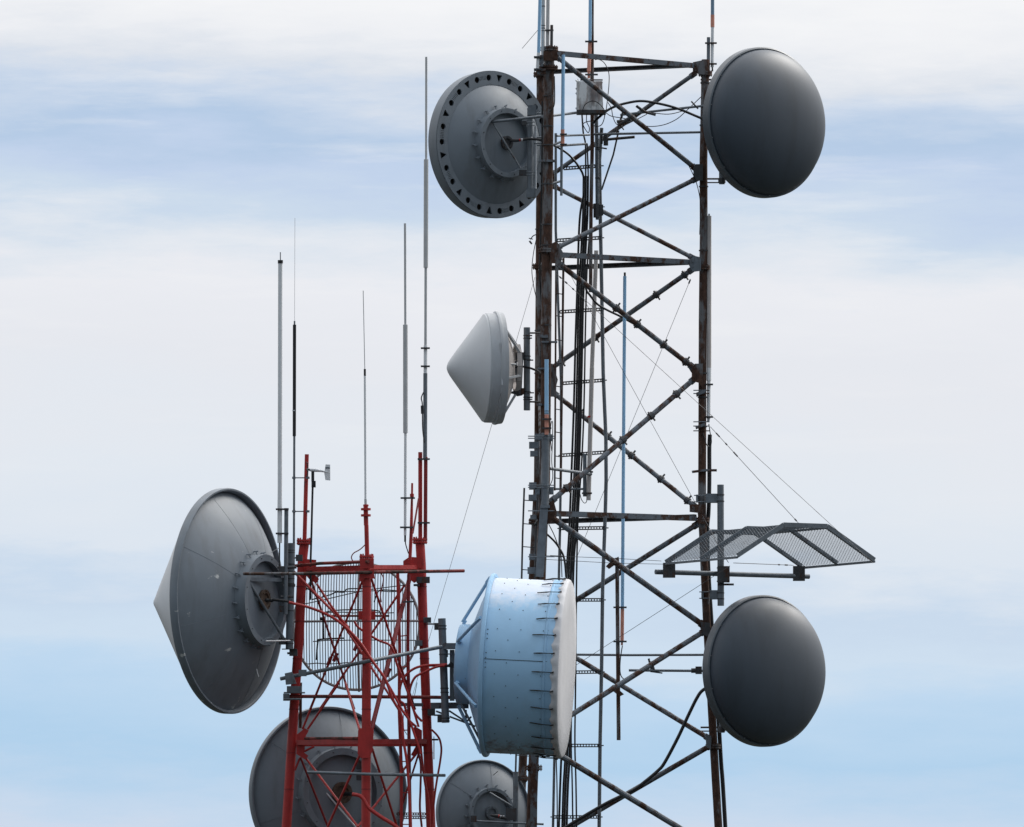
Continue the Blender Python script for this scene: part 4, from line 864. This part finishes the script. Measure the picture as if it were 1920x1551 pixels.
# --- 3 big worn dish with a white cone in front, left of the red tower
d3 = RD + 10; az = R(63)
fr, t = dish('cone_dish', 'largest grey dish with scuffed back and white cone front, left of the red tower', 424, 1127, d3, (-math.sin(az), math.cos(az), 0))
RO = 206
fr.lathe(MB(), [(RO - 4, 4), (RO - 1, 4.5), (RO, 3), (RO + .4, -8), (RO - 1, -11), (RO - 4, -11), (RO - 6, -8), (RO - 7, 3)], 128).build('rim', 'worn_dish_grey', t)
fr.lathe(MB(), para(RO - 6.5, 2.5, 70, -67, 16), 128).build('reflector', 'worn_dish_grey', t)
seams(fr, t, para(RO - 6.5, 2.5, 86, -62, 16), 'worn_dish_grey', 8)
fr.lathe(MB(), [(RO - 5, 4), (RO - 10, 10), (12, 144), (7, 148), (.01, 149)], 128).build('radome', 'white_radome', t)
hub(fr, t, 83, -58, -84, 12, 'worn_dish_grey', 20, 'feed_bronze', 19)
for x0, y0, x1, y1 in ((380, 695, 418, 652), (693, 1222, 707, 1275), (785, 470, 840, 440)):
    MB().line([s2(Y1(x0, y0), d3 - 60), s2(Y1(x1, y1), d3 - 64)], 1.3, 6).build('drain_tab', 'whip_grey', t)
MB().line(smooth_path([s2(B2(540, 745), d3 - 54), s2(B2(620, 745), d3 - 58), s2(B2(680, 740), d3 - 62), s2(B2(850, 760), d3 - 70)]), [4, 6, 8, 7, 5, 5, 8, 9, 7, 5, 5, 5, 5, 5, 5, 5, 5, 5, 5][:19], 10).build('feed_cable', 'black_rubber', t)
mp = MB().line([s2(B2(890, -10), d3 - 10), s2(B2(865, 1390), d3 - 10)], 14, 18).build('mount_pipe', 'galvanized_steel', t)
ub = MB()
for y in (85, 115, 268, 370, 460, 525, 760, 885, 1265, 1315): ub.band(B2(885 - y * .015, 0)[0], B2(0, y)[1], d3 - 10, 15.6, 1.8)
ub.band(B2(885, 0)[0], B2(0, 550)[1], d3 - 10, 16, 5)
ub.build('u_bolt', 'dark_steel', mp)
MB().bar(P(*B2(330, 470), d3 - 70), P(*B2(790, 475), d3 - 20), 8 * U, 7 * U).build('strut', 'galvanized_steel', t)
MB().line([s2(B2(320, 490), d3 - 72), s2(B2(790, 1250), d3 - 26)], 5.2, 12).build('strut', 'galvanized_steel', t)
MB().line([s2(B2(550, 1285), d3 - 66), s2(B2(870, 1278), d3 - 22)], 3, 8).build('strut', 'bright_steel', t)
MB().box(*B2(260, 420), *B2(345, 490), d3 - 72, 14).box(*B2(725, 1240), *B2(815, 1330), d3 - 20, 12).box(*B2(720, 330), *B2(800, 410), d3 - 24, 10).box(*B2(760, 450), *B2(830, 530), d3 - 22, 10).box(*B2(735, 820), *B2(800, 900), d3 - 24, 10).build('clamp_block', 'dark_steel', t)
MB().box(*B2(950, 145), *B2(1040, 225), d3, 16).box(*B2(865, 1390), *B2(970, 1480), d3, 16).box(*B2(765, 1385), *B2(960, 1396), d3 - 8, 10).rod(*[B2(q, 0)[0] for q in (835, 880)], B2(0, 1445)[1], d3 - 6, 4).rod(*[B2(q, 0)[0] for q in (915, 960)], B2(0, 185)[1], d3, 3).build('leg_bracket', 'dark_steel', t)

# --- 4 white cone-fronted dish, side on
d4 = 60; az4 = R(8)
fr, t = dish('shrouded_cone_dish', 'white dish with pointed cone cover, side on, beside the rusty front leg', 907, 690, d4, (-math.cos(az4), -math.sin(az4), .0))
RC = 102
fr.lathe(MB(), [(RC, -1), (RC - .6, 1), (60, 31.5), (24, 58.5), (15, 64.8), (9, 68.2), (4, 70), (.01, 70.6)], 96).build('radome', 'white_radome', t)
fr.lathe(MB(), [(RC, -1.2), (RC + 1.2, -3), (RC + 1.6, -18), (RC + 2, -20)], 96).build('shroud', 'light_grey_paint', t)
fr.lathe(MB(), [(RC + 1.8, -19), (RC + 5, -20), (RC + 5.4, -23), (RC + 4, -27), (RC - 2, -28)], 96).build('rim', 'light_grey_paint', t)
fr.lathe(MB(), para(RC - 1, -26, .01, -58, 14), 96).build('reflector', 'whip_warm_grey', t)
fr.lathe(MB(), [(RC + 4.5, -24), (RC + 3.0, -34), (RC + 2, -34), (RC + 1, -26)], 96).build('rim_lip', 'light_grey_paint', t)
tr = MB()
ringp = [fr.pt(44, 2 * math.pi * i / 10, -63) for i in range(11)]
for p0, p1 in zip(ringp, ringp[1:]): tr.bar(p0, p1, 5 * U, 9 * U, fr.a)
tr.build('support_ring', 'whip_warm_grey', t)
for k in range(6):
    th = 2 * math.pi * k / 6 + R(75)
    MB().bar(fr.pt(RC + 1, th, -28), fr.pt(45, th + .12, -63), 3.5 * U, 4.5 * U, fr.a).build('strut', 'light_grey_paint', t)
MB().line([s2(A7(495, 635), d4 - 90), s2(A7(675, 645), d4 - 44)], 3.4, 8).build('strut', 'light_grey_paint', t)
MB().line([s2(A7(450, 340), d4 - 96), s2(A7(480, 950), d4 - 98)], 3.6, 10).build('stiffener', 'light_grey_paint', t)
MB().line([s2(A7(660, 680), d4), s2(A7(790, 680), d4), s2(A7(900, 705), d4 - 20), s2(A7(990, 740), d4 - 40), s2(A7(1050, 790), d4 - 60)], 4.2, 8).build('feed_cable', 'black_rubber', t)
mp = MB().line([s2(A7(837, 110), d4), s2(A7(838, 1315), d4)], 12.4, 18).build('mount_pipe', 'galvanized_steel', t)
ub = MB()
for y in (228, 268, 528, 575, 1045, 1125, 1160): ub.band(A7(838, 0)[0], A7(0, y)[1], d4, 14.4, 2)
for y, x in ((585, 930), (1060, 940), (228, 915), (265, 912), (1125, 920), (1155, 918)): ub.rod(988, A7(x, 0)[0], A7(0, y)[1], d4 - 6, 2.6)
ub.build('u_bolt', 'dark_steel', mp)
MB().box(*A7(670, 475), *A7(800, 580), d4, 16).plate([A7(680, 580), A7(750, 590), A7(690, 612)], d4, 10).box(*A7(715, 995), *A7(800, 1080), d4, 16).plate([A7(570, 1060), A7(690, 1020), A7(800, 1060), A7(770, 1095), A7(700, 1110), A7(640, 1075)], d4 + 4, 12).build('bracket', 'dark_steel', t)
MB().bar(P(*A7(768, 560), d4 - 6), P(*A7(745, 1000), d4 - 6), 5 * U, 4 * U, Vector((0, 1, 0))).bar(P(*A7(672, 600), d4 + 6), P(*A7(705, 1010), d4 + 6), 5 * U, 3 * U, Vector((0, 1, 0))).build('strut', 'galvanized_steel', t)
MB().line([s2(A7(890, 190), d4), s2(A7(1040, 190), 30), s2(A7(1060, 140), 20)], 3.4, 8).line([s2(A7(885, 1190), d4), s2(A7(1040, 1195), 30), s2(A7(1050, 1250), 20)], 3.4, 8).build('standoff', 'dark_steel', t)

# --- 5 blue drum dish with white front cover
d5 = RD + 10
ax5 = Vector((math.cos(R(5.7)), -math.sin(R(5.7)), -.052))
fr, t = dish('drum_dish', 'pale blue drum dish with a white laced cover between the two towers', 918, 1247.5, d5, ax5)
RS = 160
fr.lathe(MB(), [(RS - 2, -4), (RS + 5, -4), (RS + 7.5, -2), (RS + 8, 1), (RS + 7, 4), (RS + 1, 5)], 128).build('rim', 'blue_paint_plain', t)
sh = fr.lathe(MB(), [(RS, 3), (RS, 40), (RS, 80), (RS - .4, 118), (RS - .6, 129)], 128).build('shroud', 'blue_paint', t)
fr.lathe(MB(), [(RS + .6, 113), (RS + 1.8, 114), (RS + 1.8, 117), (RS + .4, 118), (RS + 1.0, 128), (RS + 1.2, 133), (RS - 3, 133)], 128).build('shroud_band', 'blue_paint_plain', t)
rv = MB()
for i in range(24):
    th = 2 * math.pi * (i + .5) / 24
    for h, o_ in ((26, 0), (69, 0), (110, 0), (47, .5)):
        tt = th + o_ * 2 * math.pi / 24; rv.tube([fr.pt(RS - 1, tt, h), fr.pt(RS + 1.0, tt, h)], .85 * U, 8)
rv.build('rivet', 'dark_steel', sh)
sm = MB()
for th in (.035, 2.1, 4.2): sm.bar(fr.pt(RS + .2, th, 6), fr.pt(RS + .1, th, 132), 1.0 * U, .8 * U, fr.pt(1, th, 0) - fr.O)
for i in range(9):
    th = -.22 + i * .055
    if i not in (4, 5): sm.tube([fr.pt(RS, th + .16, 9), fr.pt(RS + 1.2, th + .16, 9)], 1.0 * U, 6)
sm.build('seam', 'dark_steel', sh)
fr.lathe(MB(), [(RS - 1, -3), (RS - 8, -4), (140, -8), (120, -16), (95, -25), (72, -33)], 128).build('reflector', 'blue_paint_plain', t)
fr.lathe(MB(), [(73, -30), (73, -53), (71, -57), (60, -59), (.01, -59)], 72).build('hub', 'blue_paint_plain', t)
# laced white cover: ruffled skirt and taut front
sk = MB(); nn_ = 216; b0 = 0
rows = [(RS + 1.4, 130, 1.2), (RS + 3.2, 132, 1.5), (RS + 3.6, 135, 1.3), (RS + 3.0, 138, .8), (RS + 1.8, 140.5, .3), (RS + .6, 141.5, 0)]
random.seed(3); ph = [random.uniform(-1, 1) for _ in range(nn_)]
for ri, (r_, h_, am) in enumerate(rows):
    for jx in range(nn_):
        th = 2 * math.pi * jx / nn_
        wv = math.sin(th * 36) * .7 + ph[jx] * .5
        hh = h_ + (-3.4 * max(0, math.sin(th * 36)) + ph[jx] * .8 if ri == 0 else (-1.2 * max(0, math.sin(th * 36)) if ri == 1 else 0))
        sk.v.append(fr.pt(r_ + wv * am * .8, th, hh))
for ri in range(len(rows) - 1):
    for jx in range(nn_):
        j2 = (jx + 1) % nn_; sk.f.append((ri * nn_ + jx, ri * nn_ + j2, (ri + 1) * nn_ + j2, (ri + 1) * nn_ + jx))
sk.build('cover_skirt', 'sail_white', t, sharp=60)
fr.lathe(MB(), [(RS + .8, 141), (RS - 1.5, 142.5), (RS * .7, 143.5), (.01, 144)], 128).build('cover', 'sail_white', t)
for i in range(30):
    th = 2 * math.pi * (i + .6) / 30; jt = random.uniform(-.012, .012)
    q = MB().tube([fr.pt(RS + 1.6, th + jt, 92 + random.uniform(-4, 4)), fr.pt(RS + 3.6, th + jt * .5, 107), fr.pt(RS + 4.4, th, 114)], [.9 * U, 1.5 * U, .9 * U], 6).tube([fr.pt(RS + 4.2, th, 113), fr.pt(RS + 4.8, th, 131)], .8 * U, 5).tube([fr.pt(RS + 4.8, th - .006, 128), fr.pt(RS + 5.4, th + .006, 134)], 1.5 * U, 6)
    q.build('lacing_spring', 'black_rubber', t)
for k in range(6):
    th = 2 * math.pi * k / 6 + R(30)
    q = MB().tube([fr.pt(76, th, -54), fr.pt(RS - 3, th, -9)], 3.0 * U, 12); q.bar(fr.pt(RS - 10, th, -14), fr.pt(RS + 1, th, -7), 6 * U, 5 * U, fr.a); q.bar(fr.pt(72, th, -52), fr.pt(80, th, -48), 6 * U, 5 * U, fr.a)
    q.build('strut', 'blue_paint_plain', t)
mp = MB().line([s2(B3(170, 118), d5), s2(B3(212, 1285), d5)], 14, 18).build('mount_pipe', 'galvanized_steel', t)
ub = MB()
for y in (200, 235, 520, 900, 945, 1235, 1265): ub.band(B3(168 + y * .035, 0)[0], B3(0, y)[1], d5, 15.8, 2)
ub.build('u_bolt', 'dark_steel', mp)
MB().box(*B3(190, 395), *B3(333, 462), d5, 18).box(*B3(258, 470), *B3(312, 1040), d5 + 8, 8).box(*B3(225, 470), *B3(240, 550), d5, 8).box(*B3(240, 510), *B3(280, 522), d5, 6).build('bracket', 'galvanized_steel', t)
MB().plate([B3(130, 640), B3(240, 635), B3(270, 600), B3(320, 640), B3(320, 680), B3(270, 665), B3(130, 655)], d5 - 14, 10).rod(B3(30, 0)[0], B3(250, 0)[0], B3(0, 645)[1], d5 - 14, 4.4).build('feed_cable', 'black_rubber', t)
MB().box(*B3(85, 170), *B3(135, 245), d5 + 20, 14).rod(B3(0, 0)[0], B3(140, 0)[0], B3(0, 180)[1], d5 + 30, 3).box(*B3(120, 1200), *B3(170, 1280), d5 + 20, 14).box(*B3(10, 1130), *B3(95, 1205), d5 + 40, 16).rod(B3(80, 0)[0], B3(170, 0)[0], B3(0, 1200)[1], d5 + 20, 3).box(*B3(-20, 110), *B3(50, 165), d5 + 40, 14).build('leg_bracket', 'dark_steel', t)
MB().bar(P(*Y4(1400, 198), d5 + 40), P(*Y4(1600, 200), d5 + 40), 10 * U, 6 * U).bar(P(*B3(45, 1095), d5 + 40), P(*B3(470, 1090), d5 + 40), 14 * U, 11 * U).build('support_beam', 'galvanized_steel', t)
bs = MB()
for a_, b_ in (((250, 1150), (440, 1275)), ((255, 1215), (545, 1325)), ((440, 1140), (440, 1275)), ((445, 1275), (500, 1215)), ((105, 1155), (170, 1180))): bs.line([s2(B3(*a_), d5 + 30), s2(B3(*b_), d5 + 30)], 3.4, 8)
bs.line([s2(B3(330, 1062), d5 - 30), s2(B3(385, 1075), d5 - 30), s2(B3(640, 1560), d5 - 20)], 4.6, 10)
bs.build('brace', 'galvanized_steel', t)

# --- 7 grey dish behind the red tower, 8 small grey dish behind the ladder
def back_dish(name, label, x, y, d, azd, RO, depth, hr, hw, feed, fr_, cone):
    az = R(azd)
    fr, t = dish(name, label, x, y, d, (-math.sin(az), math.cos(az), 0))
    k = RO / 161
    fr.lathe(MB(), [(RO - 3, 5 * k), (RO - .5, 5 * k), (RO, 4 * k), (RO, -5 * k), (RO - 1, -8 * k), (RO - 4 * k, -8 * k), (RO - 5.5 * k, -5 * k), (RO - 6 * k, 3)], 128).build('rim', 'dish_grey', t)
    fr.lathe(MB(), para(RO - 5 * k, 1, hr * .8, -depth + 14 * k, 16), 128).build('reflector', 'dish_grey', t)
    seams(fr, t, para(RO - 5 * k, 1, hr, -depth + 17 * k, 16), 'dish_grey', 6)
    fr.lathe(MB(), [(RO - 4, 5 * k), (RO * .8, 22 * k), (RO * .4, 42 * k), (.01, 48 * k)], 96).build('radome', 'light_grey_paint', t)
    hub(fr, t, hr, -depth + 20 * k, -depth, hw, 'dish_grey', 16, feed, fr_)
    return fr, t
fr, t = back_dish('microwave_dish', 'wide grey dish seen from behind through the base of the red tower', 615, 1488, RD + 230, 27.5, 161, 62, 82, 12, 'feed_bronze', 20, 0)
dd = RD + 170
MB().line([s2(Y4(610, 855), dd), s2(Y4(990, 1300), dd), s2(Y4(1100, 1430), dd)], 3.4, 8).build('strut', 'bright_steel', t)
MB().line([s2(Y4(880, 1000), dd + 4), s2(Y4(960, 1003), dd - 20)], 8, 10).build('feed_connector', 'black_rubber', t)
MB().line([(690, 1400, dd), (690, 1600, dd)], 12, 14).build('mount_pipe', 'galvanized_steel', t)
MB().box(*Y4(1000, 710), *Y4(1045, 780), dd - 10, 14).box(*Y4(1000, 800), *Y4(1045, 880), dd - 10, 14).build('clamp_block', 'dark_steel', t)
MB().line([s2(Y4(498, 0), RD + 90), s2(Y4(495, 410), RD + 92)], 5.4, 10).build('mount_pipe', 'rusty_steel', t)
d8 = 80
fr, t = back_dish('microwave_dish', 'smallest grey dish seen from behind, under the blue drum', 906, 1525, d8, 29.5, 101, 36, 47, 6, 'galvanized_steel', 13, 0)
dd = d8 - 60
MB().line([s2(Y6(890, 465), dd), s2(Y6(893, 1100), dd)], 10.5, 16).build('mount_pipe', 'galvanized_steel', t)
MB().line([s2(Y6(630, 675), dd - 4), s2(Y6(860, 815), dd - 4)], 4, 10).build('strut', 'galvanized_steel', t); MB().line([s2(Y6(455, 945), dd - 8), s2(Y6(520, 960), dd - 8), s2(Y6(1170, 990), dd - 12)], 4, 10).build('sway_bar', 'galvanized_steel', t)
MB().box(*Y6(790, 830), *Y6(900, 950), dd, 14).box(*Y6(880, 510), *Y6(940, 560), dd + 4, 12).box(*Y6(440, 905), *Y6(500, 970), dd - 6, 8).build('clamp_block', 'dark_steel', t)
MB().line([s2(Y6(640, 900), dd + 4), s2(Y6(710, 910), dd), s2(Y6(800, 935), dd - 6)], [4, 8, 5], 10).build('feed_cable', 'black_rubber', t)
bnd = MB()
for x in (742, 768): bnd.line([s2(Y6(x - 7, 917), dd - 2), s2(Y6(x + 7, 919), dd - 2)], 7, 10)
bnd.build('cable_band', 'sail_white', t); MB().line([s2(Y6(715, 910), dd - 1), s2(Y6(728, 913), dd - 1)], 7.5, 10).build('cable_band', 'red_paint', t)
dt2 = MB().line([s2(Y6(665, 500), d8 - 34), s2(Y6(712, 460), d8 - 32)], 1.4, 6); dt2.build('drain_tab', 'dark_steel', t)

# ================================================================== grid antenna
gd = RD + 120
azg = R(-7)
fr, t = dish('grid_antenna', 'round antenna of thin vertical bars behind the red tower legs', 668, 1174, gd, (-math.sin(azg), math.cos(azg), 0), 'grid antenna')
RGd = 117
def sag(r): return -14 * (1 - (r / RGd) ** 2)
fr.lathe(MB(), [(RGd + 2.6 * math.cos(i * math.pi / 4), 2.6 * math.sin(i * math.pi / 4)) for i in range(8)], 128, True).build('rim', 'weathered_zinc', t)
nb = 46
bars = MB()
for i in range(1, nb):
    u = -RGd + 2 * RGd * i / nb; hh = math.sqrt(max(RGd ** 2 - u ** 2, 0))
    pts = []
    for k in range(9):
        v = -hh + 2 * hh * k / 8; r_ = math.hypot(u, v); pts.append(fr.O + fr.e1 * u * U + fr.e2 * v * U + fr.a * sag(r_) * U)
    q = MB().tube(pts, .85 * U, 6); q.build('bar', ('dark_steel', 'galvanized_steel', 'weathered_zinc')[i % 3], t)
def gp(u, v, dh=0): return fr.O + fr.e1 * u * U + fr.e2 * v * U + fr.a * (sag(math.hypot(u, v)) + dh) * U
MB().tube([gp(u, 8.5, -4) for u in (-117, -90, -60, -30, 0, 30, 60, 90, 117)], 2.2 * U, 10).build('cross_bar', 'weathered_zinc', t)
MB().tube([gp(6, v, -5) for v in (-121, -90, -60, -30, 0, 30, 60, 90, 116)], 2.2 * U, 10).build('spine', 'weathered_zinc', t)
for v, w0, w1 in ((64, -70, 84), (24, -60, 70), (-27, -80, 110), (-68, -92, 40)):
    MB().tube([gp(u, v, 6) + fr.e2 * random.uniform(-1.5, 1.5) * U for u in [w0 + (w1 - w0) * i / 7 for i in range(8)]], 1.1 * U, 6).build('stiffener', 'dark_steel', t)
MB().rod(612, 730, 1155, RD + 66, 4).build('mount_arm', 'red_brown_pipe', t)
MB().box(672, 1146, 680, 1162, RD - 100, 12).box(696, 1146, 704, 1162, RD - 100, 12).build('bracket', 'red_paint', t)
ck = MB().line([s2(Y3(475, 610), gd - 50), s2(Y3(480, 820), gd - 50)], 3.4, 8).line(smooth_path([s2(Y3(480, 570), gd - 50), s2(Y3(510, 540), gd - 50), s2(Y3(660, 520), gd - 50), s2(Y3(900, 518), gd - 50), s2(Y3(1050, 530), gd - 50), s2(Y3(1080, 570), gd - 50)]), 2.4, 6)
ck.line(smooth_path([s2(Y3(405, 1040), gd - 50), s2(Y3(420, 860), gd - 50), s2(Y3(450, 825), gd - 50), s2(Y3(700, 812), gd - 50)]), 3, 6).line(smooth_path([s2(Y3(300, 290), gd - 50), s2(Y3(350, 320), gd - 50), s2(Y3(410, 380), gd - 50)]), 3.2, 6)
ck.line(smooth_path([s2(Y3(360, 412), gd - 50), s2(Y3(540, 365), gd - 50), s2(Y3(610, 335), gd - 50), s2(Y3(690, 335), gd - 50), s2(Y3(730, 302), gd - 50), s2(Y3(880, 298), gd - 50)]), 2.6, 6).line(smooth_path([s2(Y3(1005, 440), gd - 50), s2(Y3(1040, 340), gd - 50), s2(Y3(1090, 312), gd - 50), s2(Y3(1240, 320), gd - 50)]), 2.4, 6)
ck.line([s2(Y3(440, 610), gd - 52), s2(Y3(495, 610), gd - 52)], 6, 8)
ck.build('heater_lead', 'black_rubber', t)
